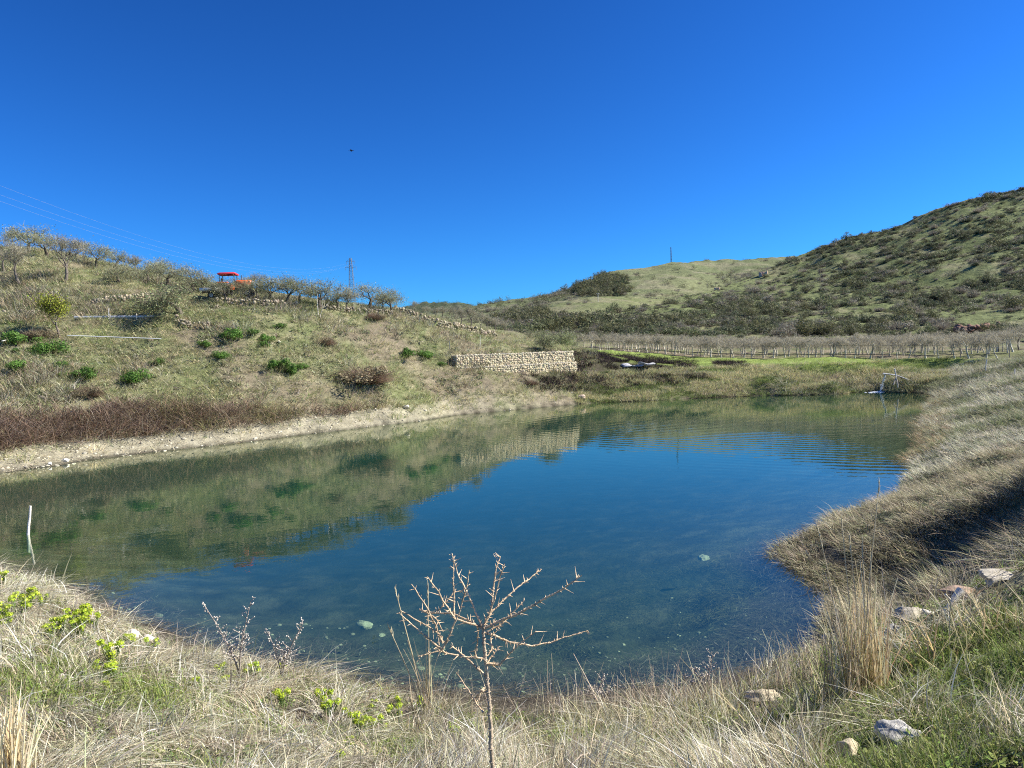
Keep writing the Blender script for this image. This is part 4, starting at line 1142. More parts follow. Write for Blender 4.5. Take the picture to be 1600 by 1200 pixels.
# ruined houses on the right hill
def ruin(px, py, wpx, hpx, label, name='ruined_house'):
    dd = ((RH.PY - py) ** 2 + (RH.U - px) ** 2); j, i = np.unravel_index(np.argmin(dd), dd.shape); q = RH.G[j, i]
    s = q[1] / FPX; w, h = wpx * s, hpx * s
    root = empty(name, q - [0, 0, .5], label, 'ruin', rz=-.35)
    c = (.50, .36, .26)
    def wall(a, c2, hs, th=.45):
        b = MB(); n = 14; a = np.array(a); c2 = np.array(c2); d = norm(c2 - a); nn = np.array([-d[1], d[0]]) * th / 2
        V = []; 
        for k in range(n + 1):
            t = k / n; p = a + (c2 - a) * t; hz = np.interp(t, np.linspace(0, 1, len(hs)), hs) + R.uniform(-.15, .15)
            for sgn in (-1, 1):
                V.append((p[0] + nn[0] * sgn, p[1] + nn[1] * sgn, -1)); V.append((p[0] + nn[0] * sgn, p[1] + nn[1] * sgn, hz))
        Q = []
        for k in range(n):
            o = k * 4; Q += [(o, o + 4, o + 5, o + 1), (o + 2, o + 3, o + 7, o + 6), (o + 1, o + 5, o + 7, o + 3)]
        Q += [(0, 1, 3, 2), (n * 4, n * 4 + 2, n * 4 + 3, n * 4 + 1)]
        b.add(V, quads=Q, col=c); b.build('wall', M_ROCK, root)
    wall((0, 0), (w * .36, 0), [h * .95, h * .8]); wall((w * .62, 0), (w, 0), [h * .75, h]); wall((w, .22), (w, w * .8), [h, h * .7]); wall((0, w * .8), (w, w * .8), [h, h * 1.05, h * .6]); wall((0, .22), (0, w * .8), [h * .9, h])
    b = MB(); box(b, (w * .49, 0, h * .62), (w * .26 - .02, .4, .3), (.42, .3, .22)); b.build('lintel', M_ROCK, root)
ruin(1186, 433, 12, 10, 'roofless ruined stone house on the shoulder of the right hill')
ruin(1112, 443, 7, 5, 'small ruined hut left of the roofless stone house', 'ruined_hut')

# bare poplars near ruin
for i, (x, y) in enumerate([(1103, 444), (1142, 440), (1148, 440)]):
    dd = ((RH.PY - y) ** 2 + (RH.U - x) ** 2); j, i2 = np.unravel_index(np.argmin(dd), dd.shape)
    q = RH.G[j, i2]; s = 15 * q[1] / FPX / src_bare[0]['h']; dup(src_bare[i % 3], q, 0, (s * .4, s * .4, s), 'slender pale bare tree on the ridge beside the ruined hut', 'slender trees on the ridge by the ruins')
# terraced russet scar at the right end
dd = ((RH.PY - 519) ** 2 + (RH.U - 1528) ** 2); j, i = np.unravel_index(np.argmin(dd), dd.shape); q = RH.G[j, i]
dry = MB()
for i in range(60): dry.add(rock_verts((R.uniform(.5, 1.1), .6, R.uniform(.4, .9))) + [R.uniform(-4.5, 4.5), R.uniform(-1, 1), R.uniform(-.3, 1.3)], tris=ICOT, col=np.array((.24, .13, .09)) * R.uniform(.7, 1.2))
tag(dry.build('earth_bank', M_ROCK, None, False, q), 'reddish earth bank behind the right end of the orchard', 'earth bank')

# long metal trough with two stakes, thin pipe, boards
a = P(118, 497, 60.5); c = P(243, 495.5, 62.5)
t = empty('metal_trough', a, 'long galvanised trough lying across the left slope beside the young tree', 'trough')
b = MB(); d = c - a; n = 20
prof = [(-.22, .16), (-.2, 0), (-.08, -.14), (.08, -.14), (.2, 0), (.22, .16), (.19, .16), (.17, .02), (.07, -.10), (-.07, -.10), (-.17, .02), (-.19, .16)]
V = []; Q = []
for k in range(n + 1):
    o = d * k / n
    for (yy, zz) in prof: V.append((o[0], o[1] + yy, o[2] + zz))
m = len(prof)
for k in range(n):
    for j in range(m): Q.append((k * m + j, k * m + (j + 1) % m, (k + 1) * m + (j + 1) % m, (k + 1) * m + j))
b.add(V, quads=Q); b.build('channel', M_METAL, t)
for f_ in (.42, .43, .78):
    b = MB(); o = d * f_; poly_tube(b, [(o[0], o[1] - .3, o[2] - .9), (o[0] + (.12 if f_ < .5 else 0), o[1] - .3, o[2] + (.75 if f_ == .42 else .3))], .035, 6, (.6, .5, .4)); b.build('stake', M_WOODP, t)
a = hit(112, 532)[0]; c = hit(257, 537)[0]; pts = []
for s_ in np.linspace(0, 1, 16):
    q = a * (1 - s_) + c * s_; pts.append((q[0] - a[0], q[1] - a[1] - .5, q[2] + .38 - a[2]))
b = MB(); poly_tube(b, pts, .035, 6, (.7, .7, .68)); tag(b.build('thin_pipe', M_PAINTC, None, True, a), 'thin white pipe lying across the slope under the metal trough', 'pipe')
for (x0, y0, x1, y1, lab) in [(-15, 533, 22, 535, 'upper pale board on the ground at the left edge'), (8, 542, 30, 536, 'lower tilted pale board at the left edge')]:
    a = hit(x0, y0)[0]; c = hit(x1, y1)[0]; b = MB(); L = np.linalg.norm(c - a); box(b, (L / 2, 0, 0), (L, .14, .05), (.7, .66, .58), bev=.01)
    o = b.build('board', M_WOODP, None, False, a + [0, -.3, .42]); o.rotation_euler = (0, -math.asin((c[2] - a[2]) / L), math.atan2(c[1] - a[1], c[0] - a[0])); tag(o, lab, 'board')

# stakes
def stake(px, yb, yt, D, label, r=.04, mat=None, lean=0.0, name='stake', cat='stake'):
    p0 = Z(P(px, yb, D)); h = (yb - yt) * D / FPX; b = MB()
    poly_tube(b, [(0, 0, -.3), (lean * h * .5, .02, h * .5), (lean * h, 0, h)], r, 7, (.3, .27, .22), r * .8)
    return tag(b.build(name, mat or M_WOOD, None, True, p0), label, cat)
stake(703, 552, 538, 73, 'dark metal stake at the left end of the gabion wall', .03, M_STEEL)
stake(751, 550, 532, 77, 'thin pale stake standing behind the left part of the gabion wall', .03, M_WOODP)
stake(1586, 583, 569, 57, 'short white post on the right bank at the right edge', .05, M_WOODP)
stake(1358 + 182, 582, 562, 64, 'dead bleached stem on the brow of the right bank', .05, M_WOODP, .1)
# white crooked stick in the pond
q = W(44, 836, 0); b = MB(); s = q[1] / FPX
poly_tube(b, [np.array((-.02, 0, -.6)), np.array((0, 0, 0)), np.array((.03, 0, 14 * s)), np.array((.09, 0, 30 * s)), np.array((.13, 0, 46 * s))], .05, 8, (.5, .46, .38), .032)
tag(b.build('crooked_stick', M_WOODP, None, True, q), 'bleached crooked stick standing in the water at the left', 'stick')

# spout with its supports and jet
def spout():
    base = Z(P(1399, 606, 69.6)); 
    A = P(1380, 583.5, 69.2); B = P(1424, 593.5, 71.8)
    root = empty('water_pipe', base, 'thin inlet pipe on crossed sticks pouring water into the pond', 'pipe')
    b = MB(); M_ = A * .55 + B * .45 + [0, 0, .12]; poly_tube(b, [A - base, M_ - base, B - base + [0, 0, -.1]], .055, 8, (.16, .15, .13)); b.build('pipe', M_STEEL, root)
    for (x0, y0, x1, y1) in [(1398, 576, 1403, 602), (1396, 601, 1401, 584), (1403, 602, 1399, 580)]:
        b = MB(); poly_tube(b, [P(x0, y0, 69.5) - base, P(x1, y1, 69.9) - base - [0, 0, .2]], .055, 7, (.5, .44, .35), .045); b.build('support_stick', M_WOODP if y0 == 576 else M_WOOD, root)
    # the falling jet, a real ragged column, and its foam
    m, t, N, L = nt('foaming_water'); out = N.new('ShaderNodeOutputMaterial'); pb = N.new('ShaderNodeBsdfPrincipled'); pb.inputs['Base Color'].default_value = (.85, .9, .92, 1); pb.inputs['Roughness'].default_value = .25; L.new(pb.outputs[0], out.inputs[0])
    s0 = A + [-.03, 0, -.02]; end = W(1375, 612.6, 0)
    b = MB(); pts = []
    for k in np.linspace(0, 1, 18): pts.append(np.array([s0[0] + (end[0] - s0[0]) * k ** .6, s0[1] + (end[1] - s0[1]) * k, s0[2] * (1 - k ** 1.3)]) + R.normal(0, .025, 3) - end)
    for k in range(17):
        tubes(b, [(pts[k], pts[k + 1], R.uniform(.04, .085), R.uniform(.04, .085))], 6, (1, 1, 1))
    for k in range(60):
        c0 = pts[R.integers(4, 18)] + R.normal(0, .1, 3); c0[2] = abs(c0[2]); b.add(ICO * R.uniform(.012, .03) + c0, tris=ICOT)
    tag(b.build('water_jet', m, None, True, end), 'white stream of water falling from the inlet pipe', 'water jet')
    b = MB()
    for k in range(150):
        rr = abs(R.normal(0, .35)); a = R.uniform(0, 6.28); b.add(ICO * [R.uniform(.05, .16), R.uniform(.04, .12), R.uniform(.015, .05) * (1.6 if rr < .3 else .7)] + [rr * math.cos(a) * 1.5 - .3, rr * math.sin(a), .01], tris=ICOT)
    tag(b.build('foam', m, None, True, end), 'white foam where the stream hits the pond', 'foam')
spout()

# ------------------------------------------------------------------ right bank tussocks (mid distance)
p, _, _ = land(70000, .36, .95, 10.8, 76, lambda x, y, p: ((p[:, 2] > .02) & (x > 1195) & ((p[:, 1] > 13) | (x > 1290))) * 1.0)
x_, y_ = proj(p)
A = p[:, 1] > 24
mb = MB(); q = p[A]; k = len(q)
h_ = R.uniform(.25, .6, k) * np.interp(q[:, 1], [24, 70], [.65, 1.15])
g = fbm(q[:, 0] * .4, q[:, 1] * .25, 83)
for sel, cols, w in ((g > .5, [(.44, .43, .36), (.60, .58, .48), (.36, .35, .28), (.20, .21, .13)], [3, 2.2, 3, 2.4]), (g <= .5, [(.20, .23, .13), (.24, .27, .14), (.40, .39, .31), (.16, .16, .11)], [2.5, 2, 2, 2])):
    tufts(mb, q[sel], 16, h_[sel] * (.5 + 1.3 * fbm(q[sel][:, 0] * 1.1, q[sel][:, 1] * .9, 87)), .026, cols, w, spread=.9, lean=1.2, nseg=2, jit=.35)
tag(mb.build('bank_tussocks', M_GRASS), 'bleached grey tussocks covering the right bank', kind='stuff')
mb = MB(); q = p[~A]; k = len(q)
tufts(mb, q, 20, R.uniform(.07, .27, k) * (.3 + 1.4 * ss(.3, .7, fbm(q[:, 0] * 1.8, q[:, 1] * 1.8, 88))), .012, [(.54, .49, .38), (.42, .38, .28), (.26, .23, .16), (.24, .26, .15), (.12, .10, .075)], [3, 3, 2.6, 3, 2.6], spread=1.4, lean=1.6, nseg=2, jit=.45)
tag(mb.build('spit_grass', M_GRASS), 'short tan matted grass on the spit at the right', kind='stuff')
# reddish grass by far right shore
p, _, _ = land(9000, .5, .75, 30, 72, lambda x, y, p: ((p[:, 2] > -.15) & (p[:, 2] < .5) & (x > 1415)) * .9)
mb = MB(); k = len(p)
tufts(mb, p, 12, R.uniform(.25, .6, k), .022, [(.42, .28, .19), (.36, .30, .20), (.24, .22, .13)], [2, 2, 2], spread=.8, lean=1.0, nseg=2)
tag(mb.build('sedge', M_GRASS), 'rusty sedge fringing the right waterline', kind='stuff')

# ------------------------------------------------------------------ foreground
def cleared(p):
    k = np.zeros(len(p), bool)
    for cx, cy, cr in CLEAR: k |= (p[:, 0] - cx) ** 2 + (p[:, 1] - cy) ** 2 < cr * cr
    return k
def fore_test(x, y, p):
    return ((p[:, 2] > np.interp(x, [0, 200, 400, 700, 1150, 1250], [.22, .3, .40, .47, .45, .35])) & (p[:, 1] < 19) & ((x < 1300) | (p[:, 1] < 11.2)) & (x > -80) & (x < 1680) & (y < 1290) & ~cleared(p)) * 1.0

FD = None
def fore_grass():
    p, _, _ = land(46000, -1.0, .86, 3.6, 19, fore_test)
    x, y = proj(p); N = len(p)
    # green share: patches plus the right-hand corner
    g = fbm(p[:, 0] * .8, p[:, 1] * .8, 101)
    right = ss(1180, 1380, x) * ss(930, 1010, y)
    gs = ss(.50, .66, g) * .40 + right * .45 + ell(x, y, 240, 1090, 90, 35) * .5 + ell(x, y, 60, 1060, 60, 40) * .35
    isg = R.random(N) < np.clip(gs, 0, .85)
    mb = MB()
    # matted dry clumps with a common lie
    lump = fbm(p[:, 0] * 1.7, p[:, 1] * 1.7, 131, 3)
    keep = R.random(N) < .55 + 1.2 * ss(.35, .6, lump)
    sel = ~isg & keep
    q = p[sel]; n = len(q); nb = 13
    flow = fbm(q[:, 0] * .7 + 30, q[:, 1] * .7, 111) * 12.6
    s = np.interp(q[:, 1], [4, 8, 16], [.8, 1.0, 1.25])
    base = np.repeat(q, nb, 0) + R.normal(0, .05, (n * nb, 3)) * [1, 1, .1]
    a = np.repeat(flow, nb) + R.normal(0, .5, n * nb)
    el = np.abs(R.normal(.5, .38, n * nb))
    d = norm(np.stack([np.cos(a) * np.cos(el), np.sin(a) * np.cos(el), np.sin(el)], 1))
    xx = np.repeat(x[sel], nb); lf = .45 + 1.25 * ss(.3, .68, lump[sel])
    upr = (R.random(n * nb) < np.where((xx > 650) & (xx < 1300), .42, .13))
    d[upr] = norm(np.stack([R.normal(0, .25, upr.sum()), R.normal(0, .25, upr.sum()), np.ones(upr.sum())], 1))
    L = R.gamma(3.2, .062, n * nb).clip(.05, .5) * np.repeat(s, nb) * np.where(upr, .7, 1) * np.repeat(lf, nb)
    ba = a + R.normal(0, .9, n * nb); bk = R.uniform(.1, .75, n * nb); bend = np.stack([np.cos(ba) * bk, np.sin(ba) * bk, -np.where(upr, .08, R.uniform(.2, .85, n * nb))], 1)
    tone = np.repeat((.58 + .62 * ss(.32, .66, lump[sel]))[:, None] * pal(n, [(.74, .69, .55), (.62, .56, .42), (.84, .81, .70), (.44, .39, .29), (.27, .23, .17), (.36, .37, .22)], [3.5, 3, 2.6, 2.2, 2.4, 2.4]), nb, 0)
    col = np.clip(tone * R.uniform(.5, 1.3, (n * nb, 1)), .02, .88)
    ribbons(mb, base, d, L, R.gamma(5, .0017, n * nb).clip(.003, .02) * np.interp(base[:, 1], [4, 8, 16], [.8, 1, 1.5]), bend, 3, col)
    tag(mb.build('dry_grass', M_GRASS), 'matted bleached dry grass covering the near bank', kind='stuff')
    # green blades and small leaves
    mb = MB(); q = p[isg]; n = len(q); nb = 11
    base = np.repeat(q, nb, 0) + R.normal(0, .05, (n * nb, 3)) * [1, 1, .1]
    d = norm(R.normal(0, .45, (n * nb, 3)) + [0, 0, 1.0])
    gc = np.repeat(pal(n, [(.18, .25, .065), (.13, .17, .05), (.30, .33, .10), (.36, .35, .22)], [3, 2.5, 2.5, 3.5]), nb, 0)
    ribbons(mb, base, d, R.uniform(.05, .22, n * nb), R.uniform(.005, .011, n * nb) * np.interp(base[:, 1], [4, 8, 16], [.8, 1, 1.5]), R.normal(0, .3, (n * nb, 3)) - [0, 0, .2], 2, np.clip(gc * R.uniform(.7, 1.3, (n * nb, 1)), .02, .8))
    m = n * 5; c = np.repeat(q, 5, 0) + R.normal(0, .05, (m, 3)) * [1, 1, .3] + [0, 0, .05]
    leaves(mb, c, R.uniform(.010, .026, m), np.repeat(pal(n, [(.26, .34, .10), (.20, .30, .07), (.36, .40, .2)], [3, 3, 1]), 5, 0), norm(R.normal(0, .5, (m, 3)) + [0, 0, 1]), .6)
    tag(mb.build('green_grass', M_GRASS), 'fresh green grass and small leaves among the dry grass on the near bank', kind='stuff')

def leafy(name, label, n, a0, a1, y0, y1, test, size, cols, w, nl, hgt):
    p, _, _ = land(n, a0, a1, y0, y1, test); m = len(p); mb = MB()
    d = norm(R.normal(size=(m * nl, 3)) * [1, 1, .7] + [0, 0, .35]); rad = np.repeat(R.uniform(.5, 1.2, m) * size, nl)
    c = np.repeat(p, nl, 0) + d * (rad * R.uniform(.5, 1, m * nl))[:, None] * [1, 1, hgt]
    leaves(mb, c, R.uniform(.12, .28, m * nl) * rad * 1.1, np.clip(np.repeat(pal(m, cols, w), nl, 0) * R.uniform(.6, 1.35, (m * nl, 1)), .01, .9), norm(d + R.normal(0, .5, (m * nl, 3)) + [0, 0, .4]), .5)
    tag(mb.build(name, M_LEAF), label, kind='stuff')
leafy('ground_leaves', 'low leafy herbs growing through the dry grass of the near bank', 15000, -1.0, .86, 3.6, 17,
      lambda x, y, p: fore_test(x, y, p) * (ss(.49, .62, fbm(p[:, 0] * .9 + 3, p[:, 1] * .9, 141)) * .8 + .8 * ell(x, y, 385, 1075, 60, 18) + .6 * ell(x, y, 60, 1060, 70, 20) + .7 * ss(1240, 1400, x) * ss(990, 1060, y) * ss(.45, .55, fbm(p[:, 0] * 1.6, p[:, 1] * 1.6, 143))),
      .09, [(.20, .28, .07), (.13, .19, .06), (.30, .36, .10), (.24, .25, .14)], [3, 3, 2, 2], 26, .8)
leafy('bank_herbs', 'green herbs and weeds mixed into the tussocks of the right bank', 22000, .40, .93, 22, 72,
      lambda x, y, p: ((p[:, 2] > .15) & (x > 1400)) * ss(.5, .62, fbm(p[:, 0] * .5 + 3, p[:, 1] * .4, 151)) * .6,
      .22, [(.17, .20, .09), (.22, .22, .12), (.13, .15, .08), (.32, .30, .2)], [3, 3, 2, 2], 26, .8)
leafy('spit_herbs', 'small grey green herbs among the short grass of the spit', 20000, .36, .95, 11.5, 22,
      lambda x, y, p: ((p[:, 2] > .12) & (x > 1230)) * ss(.42, .56, fbm(p[:, 0] * 1.3 + 3, p[:, 1] * 1.3, 181)) * .8,
      .11, [(.20, .22, .12), (.14, .14, .09), (.32, .31, .2), (.40, .35, .25)], [3, 2.5, 3, 2], 20, .9)
leafy('slope_herbs', 'grey green herbs mixed into the grass of the left slope', 26000, -1.05, .12, 42, 84,
      lambda x, y, p: ((p[:, 2] > 1.6) & (x < 920)) * ss(.45, .62, fbm(p[:, 0] * .6 + 3, p[:, 1] * .6, 161)) * .7,
      .36, [(.24, .27, .13), (.33, .34, .2), (.17, .21, .09), (.38, .34, .24)], [3, 3, 2, 2], 22, .8)

# wet thatch along the near waterline and drowned grass in the right-hand shallows
def shallows():
    p, _, _ = land(90000, -.75, .62, 8.2, 21, lambda x, y, p: ((p[:, 2] > np.where(x > 820, -1.1, -.55)) & (p[:, 2] < .5) & (p[:, 1] < 20)) * np.where(x > 960, .95, .6) * np.where(p[:, 2] < -.4, ss(.42, .58, fbm(p[:, 0] * .9, p[:, 1] * .9, 171)), 1) * np.where(p[:, 2] > 0, .8, 1))
    n = len(p); nb = 3
    under = p[:, 2] < 0
    base = np.repeat(p, nb, 0); base[:, 2] = np.where(np.repeat(under, nb), np.where(base[:, 2] > -.4, np.maximum(base[:, 2], -.14) + R.uniform(-.05, .10, n * nb), base[:, 2] + R.uniform(.03, .25, n * nb)), base[:, 2] + .02)
    a = fbm(base[:, 0] * .6, base[:, 1] * .6, 121) * 12 + R.normal(0, .5, n * nb)
    base += R.normal(0, .1, base.shape) * [1, 1, 0]
    d = norm(np.stack([np.cos(a), np.sin(a), R.uniform(-.04, .10, n * nb)], 1))
    mb = MB()
    ribbons(mb, base, d, R.uniform(.1, .38, n * nb), R.uniform(.004, .009, n * nb), R.normal(0, .2, (n * nb, 3)) * [1, 1, .1], 2, np.where((base[:, 2] < -.25)[:, None], pal(n * nb, [(.14, .15, .07), (.22, .22, .12), (.07, .08, .04), (.30, .28, .16)], [3, 3, 3, 1.5]), pal(n * nb, [(.09, .08, .065), (.15, .13, .105), (.065, .058, .045), (.36, .32, .27)], [4, 3, 3, 1.2])))
    tag(mb.build('drowned_grass', M_GRASS), 'dark drowned grass in the shallows and wet thatch at the near waterline', kind='stuff')
shallows()

# upright dead stems along the near waterline
def stems():
    mb = MB()
    xs = np.concatenate([R.uniform(850, 1290, 420), R.uniform(640, 860, 60), R.uniform(150, 640, 90), R.uniform(1290, 1600, 260)])
    base = []; 
    for xx in xs:
        yy = np.interp(xx, [150, 300, 450, 600, 700, 850, 1000, 1130, 1250, 1300, 1400, 1600], [975, 1028, 1060, 1090, 1115, 1122, 1115, 1095, 1065, 1035, 985, 930]) + abs(R.normal(0, 22)) - 4
        z = .45 if xx < 1140 else .9
        q = W(xx, yy, z); base.append(Z(q))
    base = np.array(base); base = base[~cleared(base)]; n = len(base); xs = np.resize(xs, n)
    d = norm(np.stack([R.normal(-.05, .3, n), R.normal(0, .25, n), np.ones(n)], 1))
    L = R.uniform(.15, .55, n) * np.where(xs > 860, 1.15, .7)
    ribbons(mb, base, d, L, np.full(n, .007), R.normal(0, .16, (n, 3)), 4, pal(n, [(.62, .56, .44), (.45, .39, .30), (.33, .28, .23)], [3, 3, 2]), tip=.5)
    i = R.integers(0, n, 260); t = R.uniform(.7, 1, 260)
    leaves(mb, base[i] + d[i] * (L[i] * t)[:, None] + R.normal(0, .015, (260, 3)), R.uniform(.006, .012, 260), pal(260, [(.75, .72, .64)], [1]))
    tag(mb.build('dead_stems', M_GRASS), 'upright dead stems along the brow above the near waterline', kind='stuff')

# thorny sapling
def thorn():
    D0 = 4.3
    def cpx(x, y): return 580 + x * .29167, 850 + y * .29167
    foot_px = cpx(660, 1300)
    base = P(*foot_px, D0); zg = H(base[0], base[1])[0]
    base[2] = zg
    root = empty('thorn_sapling', base, 'leafless thorny sapling with pale branches in the middle of the near bank', 'sapling')
    def W3(pt, dy): x, y = cpx(pt[0], pt[1]); return P(x, y, D0 + dy) - base
    br = {  # polyline, start radius px, end radius px, depth drift
        'trunk': ([(664, 1500), (655, 1250), (642, 1100), (637, 950), (628, 800), (615, 650), (605, 530), (600, 455)], 15, 9, 0),
        'a': ([(600, 455), (570, 390), (520, 270), (470, 180), (432, 50)], 7, 3, .12), 'b': ([(380, 568), (410, 510), (470, 370), (500, 270), (526, 140)], 6, 3, -.1),
        'c': ([(600, 455), (520, 410), (440, 372), (330, 370), (260, 350)], 6, 3, .18), 'd': ([(560, 432), (450, 402), (395, 320), (350, 240), (300, 175)], 6, 3, -.15),
        'e': ([(604, 440), (640, 370), (655, 250), (670, 130), (690, 65)], 7, 3, .1), 'f': ([(622, 400), (660, 300), (690, 180), (714, 105)], 5, 3, -.08),
        'g': ([(605, 430), (640, 370), (720, 290), (800, 220), (860, 175), (912, 135)], 6, 3, .25), 'h': ([(602, 452), (700, 410), (800, 365), (900, 310), (1000, 255), (1070, 210), (1128, 168)], 8, 3, -.2),
        'i': ([(606, 475), (660, 490), (740, 525), (860, 545), (960, 525), (1060, 495), (1160, 465)], 7, 2.5, .2), 'j': ([(620, 645), (690, 645), (740, 590), (790, 540), (880, 470)], 6, 3, -.15),
        'k': ([(612, 705), (560, 660), (500, 600), (425, 540)], 7, 3, .12), 'l': ([(614, 612), (550, 610), (400, 585), (370, 570), (250, 602)], 6, 3, -.12),
        'm': ([(390, 578), (300, 500), (220, 430), (150, 370)], 6, 3, -.1), 'n': ([(385, 530), (340, 430), (300, 340), (215, 215)], 6, 3, -.12), 'o': ([(575, 440), (570, 530), (550, 610)], 5, 3, .05),
        'p': ([(622, 470), (700, 430), (760, 370), (820, 300)], 5, 2.5, .05), 'q': ([(626, 790), (590, 790), (530, 850)], 5, 3, .1), 'r': ([(600, 900), (560, 850), (520, 780), (455, 690)], 5, 3, .14),
        's': ([(615, 652), (645, 600), (685, 550)], 5, 2.5, .05), 't': ([(445, 385), (440, 200), (443, 62)], 5, 3, .05), 'u': ([(340, 370), (395, 320), (440, 260), (525, 240)], 4, 2.5, .08), 'v': ([(620, 600), (650, 560), (640, 500), (700, 430)], 4, 2.5, .1),
        'w': ([(160, 360), (300, 440), (385, 500)], 4, 3, -.05), 'x': ([(260, 350), (300, 370), (350, 400), (385, 470)], 4, 3, -.05)}
    k = .29167 * D0 / FPX
    col = (.76, .57, .37)
    offs = {'m': -.12, 'n': -.12, 'b': -.12, 'w': -.12, 'x': -.1}
    for nm, (pts, r0, r1, dz) in br.items():
        b = MB(); P3 = []
        n = len(pts)
        for i, pt in enumerate(pts): P3.append(W3(pt, (offs.get(nm, 0) + dz * i / (n - 1)) if nm != 'trunk' else 0))
        fine = []
        for i in range(n - 1):
            m = 4 if nm != 'trunk' else 5
            for j in range(m):
                q = P3[i] * (1 - j / m) + P3[i + 1] * j / m
                fine.append(q + R.normal(0, 1.6, 3) * k)
        fine.append(P3[-1])
        rr = np.linspace(r0, r1 * .9, len(fine)) * k * .92
        cc = np.array(col) if nm != 'trunk' else np.array((.56, .45, .32))
        S = [(fine[i], fine[i + 1], rr[i] * R.uniform(.9, 1.2), rr[i + 1]) for i in range(len(fine) - 1)]
        tubes(b, S, 6, np.array([cc * R.uniform(.75, 1.15) for _ in S]))
        # thorns and buds
        acc = 0
        for i in range(len(fine) - 1):
            d = norm(fine[i + 1] - fine[i]); 
            for _ in range(2 if nm != 'trunk' else 1):
                if nm != 'trunk' and R.random() < .3: continue
                if nm == 'trunk' and R.random() < .45: continue
                s_ = norm(np.cross(d, R.normal(size=3))); th = norm(s_ + d * .55)
                L = min(12 + R.exponential(16), 58) * k * (1 if nm != 'trunk' else .6)
                q = fine[i] + (fine[i + 1] - fine[i]) * R.random()
                tubes(b, [(q, q + th * L * 1.15, 2.9 * k, .6 * k)], 4, cc * 1.15)
                tubes(b, [(q - d * 2 * k, q + d * 3 * k, rr[i] * 1.5, rr[i] * 1.2)], 5, cc * .8)
        b.build('trunk' if nm == 'trunk' else 'branch', M_BARK, root, True)
thorn()

# dried branched weeds at the water's edge
def weed(px, py, arms, label, group=None, name='dried_weed'):
    q, D = hit(px, py); q = Z(q); k = D / FPX; root = empty(name, q, label, 'dried plant', group)
    b = MB(); heads = MB()
    for (dx, dy) in arms:
        tip = np.array([dx * k, R.uniform(-.1, .1), -dy * k]); pts = [np.zeros(3), tip * .33 + [-dx * k * .12, 0, .02], tip * .7 + [-dx * k * .1, 0, 0], tip]
        poly_tube(b, pts, 2.0 * k * .55, 5, (.42, .36, .31), .9 * k * .55)
        for t in np.linspace(.3, 1, 13):
            p0 = np.array([np.interp(t, [0, .33, .7, 1], [p[i] for p in pts]) for i in range(3)])
            L = R.uniform(10, 24) * k * (1.25 - t * .7); d = norm(np.array([R.choice([-1, 1]) * R.uniform(.3, 1), R.uniform(-.6, .6), R.uniform(.3, 1)]))
            tubes(b, [(p0, p0 + d * L, .6 * k, .35 * k)], 4, (.45, .39, .33))
            for s_ in np.linspace(.3, 1, 4):
                c = p0 + d * L * s_ + R.normal(0, 1.2 * k, 3); heads.add(ICO * R.uniform(.8, 1.7) * k * .7 * [1, 1, 1.3] + c, tris=ICOT, col=np.array((.62, .57, .50)) * R.uniform(.7, 1.1))
    b.build('stem', M_BARK, root); tag(heads.build('seed_head', M_TWIG, root), kind='stuff')
weed(374, 1056, [(-48, -112), (26, -118), (-20, -60), (8, -70)], 'taller dried weed with seed heads at the waterline left of the thorny sapling')
weed(440, 1060, [(-16, -72), (38, -86), (8, -45)], 'shorter dried weed with seed heads beside the taller one')
weed(930, 1108, [(-6, -40), (14, -46), (28, -30)], 'small dried weed with white seed heads right of the thorny sapling')
weed(1105, 1085, [(-20, -40), (12, -60), (-40, -26)], 'small dried weed on the edge of the dark shallows at the right')

# tall straw stalk clumps
def stalks(px, py, n, h, w, label, name='straw_clump', lean=.10, spreadx=.22, tall=(), green=.0, col=(.66, .55, .36)):
    q, D = hit(px, py); q = Z(q); k = D / FPX
    mb = MB()
    base = np.stack([R.normal(0, spreadx, n), R.normal(0, spreadx * .7, n), np.full(n, -.03)], 1)
    d = norm(np.stack([R.normal(0, lean, n) + base[:, 0] * .25, R.normal(0, lean, n), np.ones(n)], 1))
    L = R.uniform(.35, 1.0, n) * h * k
    c = pal(n, [col, (.74, .66, .48), (.52, .42, .27), (.30, .34, .13)], [4, 3, 2, 8 * green])
    ribbons(mb, base, d, L, np.full(n, w * k), R.normal(0, .10, (n, 3)) - [0, 0, .03], 5, c, tip=.45)
    ribbons(mb, base, d, L * 1.0, np.full(n, w * k), R.normal(0, .10, (n, 3)) - [0, 0, .03], 5, c, tip=.45, side=norm(np.cross(d, R.normal(size=(n, 3)))))
    for (dx, dy, ln_) in tall:
        tip = np.array([dx * k, 0, -dy * k]); pts = [np.array([ln_ * k, 0, 0]), tip * .5 + [ln_ * k * .6 - dx * k * .08, 0, 0], tip]
        poly_tube(mb, pts, 1.1 * k, 5, (.70, .62, .45), .7 * k)
        for s_ in range(10):
            p0 = tip - np.array([dx, 0, -dy]) * k * s_ * .012; dd = norm(np.array([R.uniform(-.3, .3), R.uniform(-.3, .3), 1])); tubes(mb, [(p0, p0 + dd * 9 * k, .7 * k, .2 * k)], 4, (.72, .66, .5))
    return tag(mb.build(name, M_GRASS, None, False, q), label, 'grass clump')
stalks(1345, 1100, 150, 215, 1.7, 'tall straw coloured grass clump rising on the right of the near bank', spreadx=.12, lean=.07, tall=[(37, -352, 0), (-24, -298, -6), (-62, -285, -10), (-12, -270, 5), (8, -262, 10), (22, -240, 14)], green=.04)
stalks(1300, 1120, 60, 120, 1.8, 'green and straw blades leaning out at the foot of the tall clump', 'grass_tuft', lean=.35, spreadx=.15, green=.5)
